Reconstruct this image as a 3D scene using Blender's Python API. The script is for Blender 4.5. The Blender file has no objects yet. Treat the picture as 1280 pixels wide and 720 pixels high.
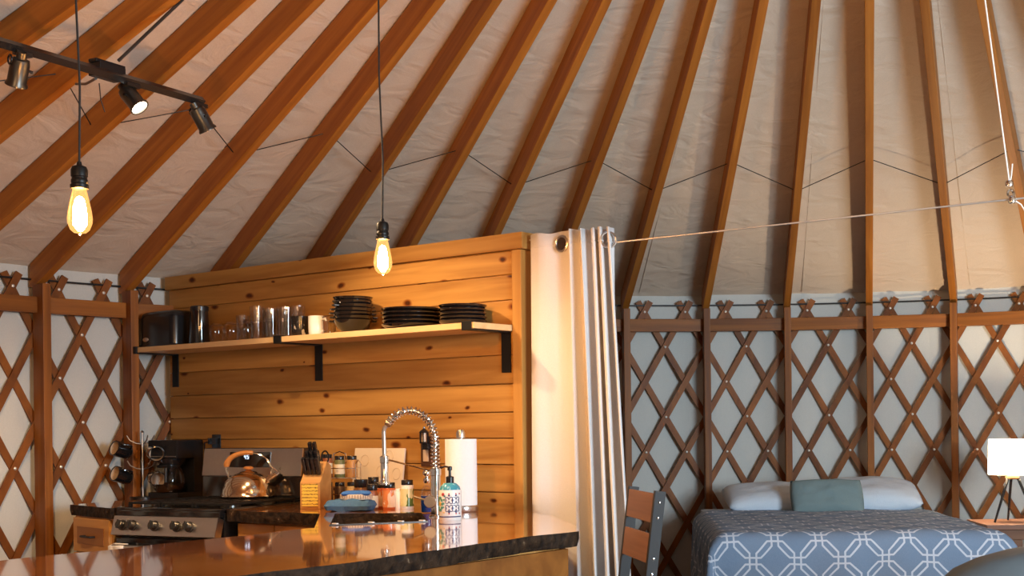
import bpy, bmesh, math, random
from mathutils import Vector, Matrix, noise
random.seed(7)
C = bpy.context.scene.collection
PI = math.pi
R3 = math.radians

# ------------------------------------------------------------------ camera
F, PCX, PCY, ROLL, H = 1600.02, 784.13, 529.81, 0.01178, 1.275
cd = bpy.data.cameras.new('camera'); cam = bpy.data.objects.new('camera', cd); C.objects.link(cam)
cd.sensor_width = 36; cd.lens = F / 1280 * 36
cd.shift_x = -(PCX - 640) / 1280; cd.shift_y = (PCY - 360) / 1280
cd.clip_start = 0.05
cam.matrix_world = Matrix.Translation((0, 0, H)) @ Matrix.Rotation(PI / 2, 4, 'X') @ Matrix.Rotation(-ROLL, 4, 'Z')
bpy.context.scene.camera = cam

# ------------------------------------------------------------------ world, exposure
vs = bpy.context.scene.view_settings
vs.view_transform = 'Standard'; vs.look = 'None'; vs.gamma = 1; vs.exposure = -0.15
w = bpy.data.worlds.new('world'); bpy.context.scene.world = w; w.use_nodes = True
w.node_tree.nodes['Background'].inputs[0].default_value = (0.55, 0.72, 1.0, 1)
w.node_tree.nodes['Background'].inputs[1].default_value = 0.6

def lamp(name, kind, loc, energy, color, size=0.1, target=None, **k):
    l = bpy.data.lights.new(name, kind); o = bpy.data.objects.new(name, l); C.objects.link(o)
    l.energy = energy; l.color = color; o.location = loc
    if kind == 'AREA': l.size = size; l.shape = 'DISK'
    else: l.shadow_soft_size = size
    if target is not None:
        o.rotation_euler = (Vector(target) - Vector(loc)).to_track_quat('-Z', 'Y').to_euler()
    for a, b in k.items(): setattr(l, a, b)
    return o
WARM = (1.0, 0.56, 0.22); SOFT = (1.0, 0.74, 0.50); COOL = (0.66, 0.84, 1.0)
lamp('assumed_daylight', 'AREA', (3.3, 0.6, 1.7), 380, COOL, 1.6, (1.0, 7.5, 0.9))  # assumed cool daylight from the right of the camera, no window built there
lamp('warm_fill', 'AREA', (-1.5, 0.8, 2.2), 22, (1, .58, .28), 0.9, (-2.7, 6.0, 1.7))  # added soft warm fill for the left wall and roof, no fixture built
lamp('right_fill', 'POINT', (2.6, 3.2, 1.3), 30, (1, .80, .60), 0.06)  # added fill light out of view to the right, no lamp built

# ------------------------------------------------------------------ geometry helpers
CX, CY, R = 0.72203, 3.63446, 4.57
T0, DT, TL, DL = -0.13286, 0.05708, 0.02292, -0.00523
def theta(i):
    left = lambda j: T0 + TL + (j + 13) * (DT + DL) - 13 * DT
    right = lambda j: T0 + j * DT
    if i <= -10: return left(i)
    if i >= -7: return right(i)
    t = (i + 10) / 3
    return left(-10) * (1 - t) + right(-7) * t
def wp(th, r, z): return Vector((CX + r * math.sin(th), CY + r * math.cos(th), z))
def at(x, y, Y):
    du = (x - PCX) / F; dv = -(y - PCY) / F
    c, s = math.cos(ROLL), math.sin(ROLL)
    return Vector(((du * c + dv * s) * Y, Y, H + (-du * s + dv * c) * Y))

def new(): return bmesh.new()
def xf(bm, vs_, M):
    if M is not None: bmesh.ops.transform(bm, matrix=M, verts=vs_)
def box(bm, x0, x1, y0, y1, z0, z1, M=None):
    v = [bm.verts.new((x, y, z)) for x in (x0, x1) for y in (y0, y1) for z in (z0, z1)]
    for f in ((0,1,3,2),(4,6,7,5),(0,4,5,1),(2,3,7,6),(0,2,6,4),(1,5,7,3)): bm.faces.new([v[i] for i in f])
    xf(bm, v, M); return v
def lathe(bm, prof, n=24, M=None, cap=True):
    rings = []; vs_ = []
    for r, z in prof:
        if r < 1e-6: rg = [bm.verts.new((0, 0, z))]
        else: rg = [bm.verts.new((r*math.cos(2*PI*k/n), r*math.sin(2*PI*k/n), z)) for k in range(n)]
        rings.append(rg); vs_ += rg
    for a, b in zip(rings, rings[1:]):
        for k in range(n):
            q = [a[k % len(a)], a[(k+1) % len(a)], b[(k+1) % len(b)], b[k % len(b)]]
            q2 = []
            for v in q:
                if v not in q2: q2.append(v)
            if len(q2) > 2:
                try: bm.faces.new(q2)
                except ValueError: pass
    if cap:
        for rg in (rings[0], rings[-1]):
            if len(rg) > 2:
                try: bm.faces.new(rg)
                except ValueError: pass
    xf(bm, vs_, M); return vs_
def tube(bm, pts, r, n=8, closed=False, M=None):
    pts = [Vector(p) for p in pts]; N = len(pts); rings = []; vs_ = []
    rr = r if hasattr(r, '__len__') else [r] * N
    up = None
    for i, p in enumerate(pts):
        if closed: t = pts[(i+1) % N] - pts[i-1]
        else: t = pts[min(i+1, N-1)] - pts[max(i-1, 0)]
        t.normalize()
        if up is None:
            up = Vector((0, 0, 1)) if abs(t.z) < .9 else Vector((1, 0, 0))
        u = (up - t * up.dot(t)).normalized(); v = t.cross(u); up = u
        rg = [bm.verts.new(p + (u*math.cos(2*PI*k/n) + v*math.sin(2*PI*k/n)) * rr[i]) for k in range(n)]
        rings.append(rg); vs_ += rg
    prs = list(zip(rings, rings[1:])) + ([(rings[-1], rings[0])] if closed else [])
    for a, b in prs:
        for k in range(n): bm.faces.new((a[k], a[(k+1) % n], b[(k+1) % n], b[k]))
    if not closed:
        bm.faces.new(rings[0][::-1]); bm.faces.new(rings[-1])
    xf(bm, vs_, M); return vs_
def prism(bm, poly, z0, z1, M=None):
    a = [bm.verts.new((p[0], p[1], z0)) for p in poly]; b = [bm.verts.new((p[0], p[1], z1)) for p in poly]
    n = len(poly)
    bm.faces.new(a[::-1]); bm.faces.new(b)
    for k in range(n): bm.faces.new((a[k], a[(k+1) % n], b[(k+1) % n], b[k]))
    xf(bm, a + b, M); return a + b
def torus(bm, Rr, r, n=24, m=8, M=None):
    return tube(bm, [(Rr*math.cos(2*PI*k/n), Rr*math.sin(2*PI*k/n), 0) for k in range(n)], r, m, True, M)
def T(x=0, y=0, z=0, rx=0, ry=0, rz=0):
    return Matrix.Translation((x, y, z)) @ Matrix.Rotation(rz, 4, 'Z') @ Matrix.Rotation(ry, 4, 'Y') @ Matrix.Rotation(rx, 4, 'X')
def sheet(bm, nu, nv, fn, uv=None):
    g = [[bm.verts.new(fn(i / nu, j / nv)) for j in range(nv + 1)] for i in range(nu + 1)]
    lay = bm.loops.layers.uv.new('UVMap') if uv else None
    for i in range(nu):
        for j in range(nv):
            f = bm.faces.new((g[i][j], g[i+1][j], g[i+1][j+1], g[i][j+1]))
            if uv:
                for l, (a, b) in zip(f.loops, ((i, j), (i+1, j), (i+1, j+1), (i, j+1))): l[lay].uv = uv(a/nu, b/nv)
    return g
def meshdata(name, bm, m, smooth=True, bevel=0, angle=40):
    if bevel:
        bmesh.ops.recalc_face_normals(bm, faces=bm.faces[:])
        es = [e for e in bm.edges if len(e.link_faces) == 2 and e.calc_face_angle(0) > 0.6]
        bmesh.ops.bevel(bm, geom=es, offset=bevel, segments=2, affect='EDGES', profile=0.7, clamp_overlap=True)
    bmesh.ops.recalc_face_normals(bm, faces=bm.faces[:])
    me = bpy.data.meshes.new(name); bm.to_mesh(me); bm.free()
    if m: me.materials.append(m)
    if smooth:
        for p in me.polygons: p.use_smooth = True
        me.set_sharp_from_angle(angle=R3(angle))
    return me
def obj(name, bm, m, parent=None, smooth=True, bevel=0, angle=40):
    o = bpy.data.objects.new(name, meshdata(name, bm, m, smooth, bevel, angle)); C.objects.link(o)
    if parent: o.parent = parent
    return o
def tag(o, label, cat, group=None):
    o['label'] = label; o['category'] = cat
    if group: o['group'] = group
    return o
def thing(name, label, cat, loc=(0, 0, 0), rz=0, group=None):
    o = bpy.data.objects.new(name, None); C.objects.link(o); o.empty_display_size = .05
    o.location = loc; o.rotation_euler = (0, 0, rz)
    return tag(o, label, cat, group)
def struct(name, bm, m, parent=None, **k):
    o = obj(name, bm, m, parent, **k)
    if not parent: o['kind'] = 'structure'
    return o
def dup(root, loc, rz=0, label=None, group=None):
    r = root.copy(); C.objects.link(r); r.location = loc; r.rotation_euler = (0, 0, rz)
    if label: r['label'] = label
    if group: r['group'] = group
    for ch in list(root.children):
        c = ch.copy(); C.objects.link(c); c.parent = r
        for g in list(ch.children):
            d = g.copy(); C.objects.link(d); d.parent = c
    return r

# ------------------------------------------------------------------ materials
def nt(name):
    m = bpy.data.materials.new(name); m.use_nodes = True
    t = m.node_tree; return m, t, t.nodes['Principled BSDF'], t.nodes, t.links
def plain(name, col, rough=.5, metal=0, var=.12, scale=30, bump=0, coat=0, spec=None, trans=0):
    m, t, b, N, L = nt(name)
    tc = N.new('ShaderNodeTexCoord'); no = N.new('ShaderNodeTexNoise'); no.inputs['Scale'].default_value = scale
    no.inputs['Detail'].default_value = 4
    L.new(tc.outputs['Object'], no.inputs['Vector'])
    r = N.new('ShaderNodeMixRGB'); r.inputs[1].default_value = (*[c*(1-var) for c in col], 1); r.inputs[2].default_value = (*[min(1, c*(1+var)) for c in col], 1)
    L.new(no.outputs['Fac'], r.inputs[0]); L.new(r.outputs[0], b.inputs['Base Color'])
    b.inputs['Roughness'].default_value = rough; b.inputs['Metallic'].default_value = metal
    b.inputs['Coat Weight'].default_value = coat; b.inputs['Coat Roughness'].default_value = .05
    if trans: b.inputs['Transmission Weight'].default_value = trans
    if spec is not None: b.inputs['Specular IOR Level'].default_value = spec
    if bump:
        bp = N.new('ShaderNodeBump'); bp.inputs['Strength'].default_value = bump; bp.inputs['Distance'].default_value = .005
        L.new(no.outputs['Fac'], bp.inputs['Height']); L.new(bp.outputs[0], b.inputs['Normal'])
    return m
def wood(name, c1, c2, axis='x', rough=.45, knots=0, fine=22, var=.35, coat=0, long=1.3):
    m, t, b, N, L = nt(name)
    tc = N.new('ShaderNodeTexCoord'); oi = N.new('ShaderNodeObjectInfo')
    ad = N.new('ShaderNodeVectorMath'); ad.operation = 'ADD'
    mu = N.new('ShaderNodeMath'); mu.operation = 'MULTIPLY'; mu.inputs[1].default_value = 37.0
    L.new(oi.outputs['Random'], mu.inputs[0]); L.new(mu.outputs[0], ad.inputs[1]); L.new(tc.outputs['Object'], ad.inputs[0])
    mp = N.new('ShaderNodeMapping'); s = [fine] * 3; s['xyz'.index(axis)] = long; mp.inputs['Scale'].default_value = s
    L.new(ad.outputs[0], mp.inputs[0])
    n1 = N.new('ShaderNodeTexNoise'); n1.inputs['Scale'].default_value = 1; n1.inputs['Detail'].default_value = 5; n1.inputs['Distortion'].default_value = .6
    L.new(mp.outputs[0], n1.inputs['Vector'])
    rp = N.new('ShaderNodeValToRGB'); rp.color_ramp.elements[0].position = .3; rp.color_ramp.elements[1].position = .72
    rp.color_ramp.elements[0].color = (*c1, 1); rp.color_ramp.elements[1].color = (*c2, 1)
    L.new(n1.outputs['Fac'], rp.inputs[0]); col = rp.outputs[0]
    if knots:
        sx_ = N.new('ShaderNodeSeparateXYZ'); cb_ = N.new('ShaderNodeCombineXYZ'); L.new(ad.outputs[0], sx_.inputs[0])
        L.new(sx_.outputs['xyz'.index(axis)], cb_.inputs[0]); L.new(sx_.outputs[0 if axis == 'z' else 2], cb_.inputs[1])
        m2 = N.new('ShaderNodeMapping'); m2.inputs['Scale'].default_value = (2.9, 5.8, 1); L.new(cb_.outputs[0], m2.inputs[0])
        wob = N.new('ShaderNodeTexNoise'); wob.inputs['Scale'].default_value = 14; L.new(ad.outputs[0], wob.inputs['Vector'])
        wm = N.new('ShaderNodeMixRGB'); wm.blend_type = 'ADD'; wm.inputs[0].default_value = .10; L.new(m2.outputs[0], wm.inputs[1]); L.new(wob.outputs['Color'], wm.inputs[2])
        vo = N.new('ShaderNodeTexVoronoi'); vo.voronoi_dimensions = '2D'; vo.inputs['Scale'].default_value = 1; L.new(wm.outputs[0], vo.inputs['Vector'])
        kr = N.new('ShaderNodeValToRGB'); e = kr.color_ramp.elements
        e[0].position = .035; e[0].color = (.10, .03, .008, 1); e[1].position = .10 ; e[1].color = (1, 1, 1, 1)
        x = kr.color_ramp.elements.new(.058); x.color = (.42, .20, .08, 1)
        sc_ = N.new('ShaderNodeSeparateXYZ'); L.new(vo.outputs['Color'], sc_.inputs[0])
        sm = N.new('ShaderNodeMath'); sm.operation = 'MULTIPLY_ADD'; sm.inputs[1].default_value = 1.1; sm.inputs[2].default_value = .25; L.new(sc_.outputs[0], sm.inputs[0])
        dv = N.new('ShaderNodeMath'); dv.operation = 'DIVIDE'; L.new(vo.outputs['Distance'], dv.inputs[0]); L.new(sm.outputs[0], dv.inputs[1])
        L.new(dv.outputs[0], kr.inputs[0])
        mm = N.new('ShaderNodeMixRGB'); mm.blend_type = 'MULTIPLY'; mm.inputs[0].default_value = knots
        L.new(col, mm.inputs[1]); L.new(kr.outputs[0], mm.inputs[2]); col = mm.outputs[0]
    mr = N.new('ShaderNodeMapRange'); mr.inputs['To Min'].default_value = 1 - var / 2; mr.inputs['To Max'].default_value = 1 + var / 2
    L.new(oi.outputs['Random'], mr.inputs[0])
    hs = N.new('ShaderNodeHueSaturation'); L.new(mr.outputs[0], hs.inputs['Value']); L.new(col, hs.inputs['Color'])
    L.new(hs.outputs[0], b.inputs['Base Color'])
    b.inputs['Roughness'].default_value = rough; b.inputs['Coat Weight'].default_value = coat; b.inputs['Coat Roughness'].default_value = .04
    if not coat: b.inputs['Specular IOR Level'].default_value = .25
    bp = N.new('ShaderNodeBump'); bp.inputs['Strength'].default_value = .15; bp.inputs['Distance'].default_value = .003
    L.new(n1.outputs['Fac'], bp.inputs['Height']); L.new(bp.outputs[0], b.inputs['Normal'])
    return m
def cloth(name, col, rough=.9, weave=350, wr=.35, wscale=3, trans=0, stretch=(1, 1, 1)):
    m, t, b, N, L = nt(name)
    tc = N.new('ShaderNodeTexCoord')
    n1 = N.new('ShaderNodeTexNoise'); n1.inputs['Scale'].default_value = weave; L.new(tc.outputs['Object'], n1.inputs['Vector'])
    mp = N.new('ShaderNodeMapping'); mp.inputs['Scale'].default_value = stretch; L.new(tc.outputs['Object'], mp.inputs[0])
    n2 = N.new('ShaderNodeTexNoise'); n2.inputs['Scale'].default_value = wscale; n2.inputs['Detail'].default_value = 4; n2.inputs['Distortion'].default_value = .8
    L.new(mp.outputs[0], n2.inputs['Vector'])
    r = N.new('ShaderNodeMixRGB'); r.inputs[1].default_value = (*[c*.86 for c in col], 1); r.inputs[2].default_value = (*[min(1, c*1.1) for c in col], 1)
    L.new(n1.outputs['Fac'], r.inputs[0]); L.new(r.outputs[0], b.inputs['Base Color'])
    b.inputs['Roughness'].default_value = rough; b.inputs['Specular IOR Level'].default_value = .2
    bp = N.new('ShaderNodeBump'); bp.inputs['Strength'].default_value = wr; bp.inputs['Distance'].default_value = .03
    L.new(n2.outputs['Fac'], bp.inputs['Height'])
    b2 = N.new('ShaderNodeBump'); b2.inputs['Strength'].default_value = .15; b2.inputs['Distance'].default_value = .001
    L.new(n1.outputs['Fac'], b2.inputs['Height']); L.new(bp.outputs[0], b2.inputs['Normal']); L.new(b2.outputs[0], b.inputs['Normal'])
    if trans:
        tr = N.new('ShaderNodeBsdfTranslucent'); L.new(r.outputs[0], tr.inputs[0]); mx = N.new('ShaderNodeMixShader'); mx.inputs[0].default_value = trans
        out = N['Material Output']; L.new(b.outputs[0], mx.inputs[1]); L.new(tr.outputs[0], mx.inputs[2]); L.new(mx.outputs[0], out.inputs[0])
    return m
def emit(name, col, s):
    m = bpy.data.materials.new(name); m.use_nodes = True; N = m.node_tree.nodes; L = m.node_tree.links
    N.remove(N['Principled BSDF']); e = N.new('ShaderNodeEmission'); e.inputs[0].default_value = (*col, 1); e.inputs[1].default_value = s
    L.new(e.outputs[0], N['Material Output'].inputs[0]); return m
def glassy(name, col=(1, 1, 1), fac=.12, rough=.02, glow=None, gs=0):
    """thin clear glass: see-through plus a sharp fresnel reflection"""
    m = bpy.data.materials.new(name); m.use_nodes = True; N = m.node_tree.nodes; L = m.node_tree.links
    N.remove(N['Principled BSDF'])
    tr = N.new('ShaderNodeBsdfTransparent'); tr.inputs[0].default_value = (*col, 1)
    g = N.new('ShaderNodeBsdfGlossy'); g.inputs['Roughness'].default_value = rough
    lw = N.new('ShaderNodeLayerWeight'); lw.inputs[0].default_value = .35
    mr = N.new('ShaderNodeMapRange'); mr.inputs['To Min'].default_value = fac * .5; mr.inputs['To Max'].default_value = min(1, fac * 5)
    L.new(lw.outputs['Fresnel'], mr.inputs[0])
    mx = N.new('ShaderNodeMixShader'); L.new(mr.outputs[0], mx.inputs[0]); L.new(tr.outputs[0], mx.inputs[1]); L.new(g.outputs[0], mx.inputs[2])
    if glow:   # the lit bulb's own glow in its glass
        e = N.new('ShaderNodeEmission'); e.inputs[0].default_value = (*glow, 1); e.inputs[1].default_value = gs
        ad = N.new('ShaderNodeAddShader'); L.new(mx.outputs[0], ad.inputs[0]); L.new(e.outputs[0], ad.inputs[1]); mx = ad
    L.new(mx.outputs[0], N['Material Output'].inputs[0]); return m

M = {}
M['fir'] = wood('fir', (.26, .082, .010), (.42, .155, .022), 'x', .5, 0, 30, .3)
M['firz'] = wood('fir_upright', (.155, .047, .007), (.28, .095, .012), 'z', .5, 0, 30, .3)
M['rail'] = wood('fir_rail', (.155, .047, .007), (.28, .095, .012), 'x', .5, 0, 30, .3)
M['lath'] = wood('lath', (.125, .035, .005), (.235, .074, .009), 'z', .5, 0, 14, .4, 0, 5)
M['pine'] = wood('pine', (.30, .128, .026), (.52, .275, .070), 'x', .42, .95, 18, .26)
M['pinez'] = wood('pine_upright', (.32, .14, .030), (.50, .26, .065), 'z', .42, .3, 16, .1)
M['cab'] = wood('cabinet', (.44, .20, .050), (.60, .31, .095), 'x', .4, 0, 14, .15)
M['darkpine'] = wood('recessed_panel', (.24, .095, .025), (.33, .14, .04), 'x', .4, 0, 14, .1)
M['barpine'] = wood('bar_boards', (.17, .056, .009), (.27, .10, .018), 'x', .55, .8, 14, .15)
M['shelf'] = wood('shelf_wood', (.66, .42, .19), (.78, .55, .28), 'x', .4, 0, 14, .05)
M['slab'] = wood('slab', (.22, .068, .018), (.46, .17, .045), 'y', .10, 0, 7, .05, 1.0, 1.0)
M['canvas'] = cloth('roof_canvas', (.62, .505, .39), .95, 220, .55, 5, 0, (1, 1, 2.5))
M['liner'] = cloth('wall_canvas', (.54, .535, .49), .95, 260, .2, 4, 0, (1, 1, .25))
M['linen'] = cloth('linen', (.72, .70, .68), .95, 330, .08, 6)
M['black'] = plain('black_plastic', (.012, .012, .013), .25)
M['blackm'] = plain('black_metal', (.018, .017, .016), .4, .6)
M['glaze'] = plain('black_glaze', (.010, .009, .009), .08, 0, .1, 20, 0, .6)
M['steel'] = plain('steel', (.62, .60, .57), .28, 1, .06, 60)
M['chrome'] = plain('chrome', (.75, .74, .72), .10, 1, .03)
M['gunmetal'] = plain('gunmetal', (.10, .095, .085), .3, .9)
M['glass'] = glassy('clear_glass', (.992, .992, .99), .065)
M['amber'] = glassy('bulb_glass', (1, .80, .52), .10, .02, (1, .55, .18), .55)
M['fil'] = emit('filament', (1, .55, .22), 1050)
M['spot'] = emit('spot_lens', (1, .86, .66), 30)
M['dimlens'] = plain('lens', (.5, .42, .3), .2)
M['brass'] = plain('brass', (.75, .5, .2), .3, 1)
M['white'] = plain('white_ceramic', (.80, .78, .74), .2)
M['paper'] = plain('paper', (.82, .81, .80), .9, 0, .03, 90, .2)
M['cord'] = plain('cord', (.015, .014, .013), .6)
M['wire'] = plain('wire', (.60, .58, .55), .35, .7)
M['rivet'] = plain('rivet', (.78, .72, .62), .3, .6)
M['pillow'] = cloth('pillowcase', (.58, .66, .73), .9, 300, .35, 7)
M['sage'] = cloth('sage_cotton', (.17, .235, .24), .9, 300, .25, 7)
M['slate'] = plain('slate_leather', (.075, .095, .105), .38, 0, .25, 9, .25)
M['darkwood'] = wood('dark_wood', (.13, .055, .025), (.20, .095, .045), 'x', .5, 0, 20, .2)
M['chairwood'] = wood('chair_wood', (.17, .080, .048), (.26, .13, .078), 'x', .5, 0, 25, .2)

def bark():
    m, t, b, N, L = nt('bark')
    tc = N.new('ShaderNodeTexCoord'); n = N.new('ShaderNodeTexNoise'); n.inputs['Scale'].default_value = 34; n.inputs['Detail'].default_value = 8
    L.new(tc.outputs['Object'], n.inputs['Vector'])
    r = N.new('ShaderNodeValToRGB'); e = r.color_ramp.elements; e[0].position = .35; e[0].color = (.009, .005, .003, 1); e[1].position = .66; e[1].color = (.045, .024, .012, 1)
    k = e.new(.75); k.color = (.22, .15, .09, 1)
    L.new(n.outputs['Fac'], r.inputs[0]); L.new(r.outputs[0], b.inputs['Base Color']); b.inputs['Roughness'].default_value = .65; b.inputs['Specular IOR Level'].default_value = .18
    bp = N.new('ShaderNodeBump'); bp.inputs['Strength'].default_value = .8; bp.inputs['Distance'].default_value = .012
    L.new(n.outputs['Fac'], bp.inputs['Height']); L.new(bp.outputs[0], b.inputs['Normal'])
    return m
M['bark'] = bark()
def math_node(N, L, op, a, b=None):
    n = N.new('ShaderNodeMath'); n.operation = op
    for k, v in enumerate((a, b)):
        if v is None: continue
        if isinstance(v, (int, float)): n.inputs[k].default_value = v
        else: L.new(v, n.inputs[k])
    return n.outputs[0]
def trellis():
    """blue-grey quilt cotton printed with white interlocking octagons"""
    m, t, b, N, L = nt('quilt_print'); q = lambda op, a, c=None: math_node(N, L, op, a, c)
    uv = N.new('ShaderNodeUVMap'); uv.uv_map = 'UVMap'; sp = N.new('ShaderNodeSeparateXYZ'); L.new(uv.outputs[0], sp.inputs[0])
    P = .205; e, d, lw = .075, .60, .021
    x = q('DIVIDE', sp.outputs[0], P); y = q('DIVIDE', sp.outputs[1], P)
    def fam(ox, oy):
        ax = q('ABSOLUTE', q('SUBTRACT', q('FRACT', q('ADD', x, ox)), .5)); ay = q('ABSOLUTE', q('SUBTRACT', q('FRACT', q('ADD', y, oy)), .5))
        g = q('MAXIMUM', q('MAXIMUM', q('SUBTRACT', ax, .5 - e), q('SUBTRACT', ay, .5 - e)), q('MULTIPLY', q('SUBTRACT', q('ADD', ax, ay), d), .7071))
        return q('LESS_THAN', q('ABSOLUTE', g), lw)
    f = q('MAXIMUM', fam(10, 10.5), fam(10.5, 10))
    tc = N.new('ShaderNodeTexCoord'); n1 = N.new('ShaderNodeTexNoise'); n1.inputs['Scale'].default_value = 260; L.new(tc.outputs['Object'], n1.inputs['Vector'])
    n2 = N.new('ShaderNodeTexNoise'); n2.inputs['Scale'].default_value = 7; n2.inputs['Detail'].default_value = 5; L.new(tc.outputs['Object'], n2.inputs['Vector'])
    r = N.new('ShaderNodeMixRGB'); r.inputs[1].default_value = (.150, .225, .33, 1); r.inputs[2].default_value = (.215, .30, .42, 1); L.new(n1.outputs['Fac'], r.inputs[0])
    r2 = N.new('ShaderNodeMixRGB'); r2.inputs[2].default_value = (.56, .62, .70, 1); L.new(f, r2.inputs[0]); L.new(r.outputs[0], r2.inputs[1])
    L.new(r2.outputs[0], b.inputs['Base Color']); b.inputs['Roughness'].default_value = .9; b.inputs['Specular IOR Level'].default_value = .2
    bp = N.new('ShaderNodeBump'); bp.inputs['Strength'].default_value = .5; bp.inputs['Distance'].default_value = .02
    L.new(n2.outputs['Fac'], bp.inputs['Height']); L.new(bp.outputs[0], b.inputs['Normal'])
    return m
M['quilt'] = trellis()

# ------------------------------------------------------------------ the yurt: floor, canvas wall, lattice, rafters
Z0 = H + .700; SL = .455          # underside line of the rafters: z at r = R, slope
ZR = H + .71068; DZ = .22352      # topmost lattice crossing and row pitch
def rz_(r): return Z0 + SL * (R - r)
def floor_mat():
    m = wood('floor_boards', (.20, .09, .03), (.32, .16, .06), 'y', .4, 0, 9, 0)
    return m
bm = new(); lathe(bm, [(0, -.03), (R + .3, -.03), (R + .3, 0), (0, 0)], 96, T(CX, CY, 0)); struct('floor', bm, floor_mat(), smooth=False)

th_split = theta(-8.5)
def wall_sheet(t0, t1):
    bm = new(); n = max(8, int((t1 - t0) / .0143))
    def f(u, v):
        th = t0 + (t1 - t0) * u; z = v * (rz_(R) + .134)
        a = min(1, max(0, (2.02 - z) / .5)) * .020 + .003
        d = a * (noise.noise((th * 26, z * .35, 1.3)) * 1.5 + math.sin(th * 55 + 2 * noise.noise((th * 7, z * .4, 0))) * .45)
        return wp(th, R + .032 + d, z)
    sheet(bm, n, 16, f); return bm
walls = {}
for nm, a, b in (('wall_left', theta(-8.5) - 1.5, theta(-8.5)), ('wall_right', theta(-8.5), theta(-8.5) + 2.3), ('wall_back', theta(-8.5) + 2.3, theta(-8.5) - 1.5 + 2 * PI)):
    walls[nm] = struct(nm, wall_sheet(a, b), M['liner'])
def wall_of(i): return walls['wall_left'] if i < -8.5 else walls['wall_right']

def bar_mesh(rowfn, r0, r1, wdt, n):
    """a lath bent to the wall: rowfn(k) -> (theta, z)"""
    bm = new(); P = [rowfn(k / n) for k in range(n + 1)]; rg = []
    for k in range(n + 1):
        a = P[max(0, k-1)]; c = P[min(n, k+1)]
        t = Vector(((c[0]-a[0]) * R, c[1]-a[1])).normalized(); s = Vector((-t.y, t.x)) * wdt / 2
        th, z = P[k]; q = []
        for (sg, r) in ((-1, r0), (1, r0), (1, r1), (-1, r1)):
            q.append(bm.verts.new(wp(th + sg * s.x / R, r, z + sg * s.y)))
        rg.append(q)
    for a, b in zip(rg, rg[1:]):
        for k in range(4): bm.faces.new((a[k], a[(k+1) % 4], b[(k+1) % 4], b[k]))
    bm.faces.new(rg[0]); bm.faces.new(rg[-1][::-1]); return bm
ROWS = (ZR - .02) / DZ
for i in range(-27, 22):
    for sg in (1, -1):
        f = lambda k, i=i, sg=sg: (theta(i + sg * (-.30 + (ROWS + .30) * k) / 2), ZR - DZ * (-.30 + (ROWS + .30) * k))
        r0, r1 = (R - .013, R - .001) if sg == -1 else (R + .001, R + .013)
        obj('slat', bar_mesh(f, r0, r1, .037, 9), M['lath'], wall_of(i + sg * 1.5), smooth=False)
for nm, rng in (('wall_left', range(-27, -8)), ('wall_right', range(-8, 22))):
    bm = new()
    for i in rng:
        for row in range(0, 9):
            if row in (2, 6, 5, 7, 8) and (i * 7 + row * 3) % 4: continue
            p = wp(theta(i + (row % 2) / 2), R - .016, ZR - DZ * row)
            Mx = Matrix.Translation(p) @ Matrix.Rotation(-theta(i + (row % 2) / 2), 4, 'Z') @ Matrix.Rotation(PI / 2, 4, 'X')
            lathe(bm, [(.0085, -.003), (.0085, .002), (.005, .005), (0, .006)], 8, Mx)
    o = obj('rivet', bm, M['rivet'], walls[nm]); o['kind'] = 'stuff'
POSTS = [-26.5 + 2 * k for k in range(24)]
pb = new(); box(pb, -.021, .021, -.115, -.018, 0, H + .725); post_me = meshdata('post', pb, M['firz'], False, .003)
for i in POSTS:
    th = theta(i)
    o = bpy.data.objects.new('post', post_me); C.objects.link(o); o.parent = wall_of(i)
    o.location = wp(th, R, 0); o.rotation_euler = (0, 0, -th)
for a, b in zip(POSTS, POSTS[1:]):
    p, q = wp(theta(a), R - .03, 0), wp(theta(b), R - .03, 0); d = (q - p)
    bm = new(); ln = d.length - .042; box(bm, -ln / 2, ln / 2, -.032, .012, -.040, .040)
    o = obj('rail', bm, M['rail'], wall_of((a + b) / 2), False, .004)
    o.location = (p + q) / 2 + Vector((0, 0, H + .622)); o.rotation_euler = (0, 0, math.atan2(d.y, d.x))
for nm, a, b in (('wall_left', -27, -8.5), ('wall_right', -8.5, 21)):
    bm = new(); tube(bm, [wp(theta(a + (b - a) * k / 40), R - .004 + .0, H + .752) for k in range(41)], .005, 6)
    obj('cable', bm, M['blackm'], walls[nm])

# roof canvas: one cone that rests on the rafters and bellies out a little between them
dpost = 2 * DT
def roof_sheet():
    bm = new(); NR = 22; ths = []
    for k in range(-60, 56):
        for s in range(4): ths.append(theta(-.5 + 2 * k / 2 * 1 if False else k * 1.0 - .5 + s * .25))
    t_end = theta(-60.5) + 2 * PI
    ths = [t for t in ths if t < t_end] + [t_end]
    cols = []
    for q, th in enumerate(ths):
        col = []
        for j in range(NR + 1):
            r = (R + .05) + (.75 - R - .05) * j / NR
            ph = (q % 8) / 8.0
            sag = -.018 * math.sin(PI * ph) ** 2 * math.sin(PI * min(1, j / NR * 1.0)) ** .5
            z = rz_(r) + .134 + sag * 0 + .006 * noise.noise((th * 9, r * 3, .5)) + .012 * abs(math.sin(PI * ph)) * math.sin(PI * j / NR)
            col.append(bm.verts.new(wp(th, r, z)))
        cols.append(col)
    for a, b in zip(cols, cols[1:]):
        for j in range(NR): bm.faces.new((a[j], b[j], b[j+1], a[j+1]))
    bmesh.ops.remove_doubles(bm, verts=bm.verts[:], dist=1e-4)
    return bm
ceiling = struct('ceiling', roof_sheet(), M['canvas'])
Lr = math.hypot(R - .80, SL * (R - .80)); ang = math.atan(SL)
rb = new(); Q = [(0, 0), (Lr, 0), (Lr, .118), (.03, .118), (-.03, .02)]
va = [rb.verts.new((x, -.021, z)) for x, z in Q]; vb = [rb.verts.new((x, .021, z)) for x, z in Q]
rb.faces.new(va); rb.faces.new(vb[::-1])
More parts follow.
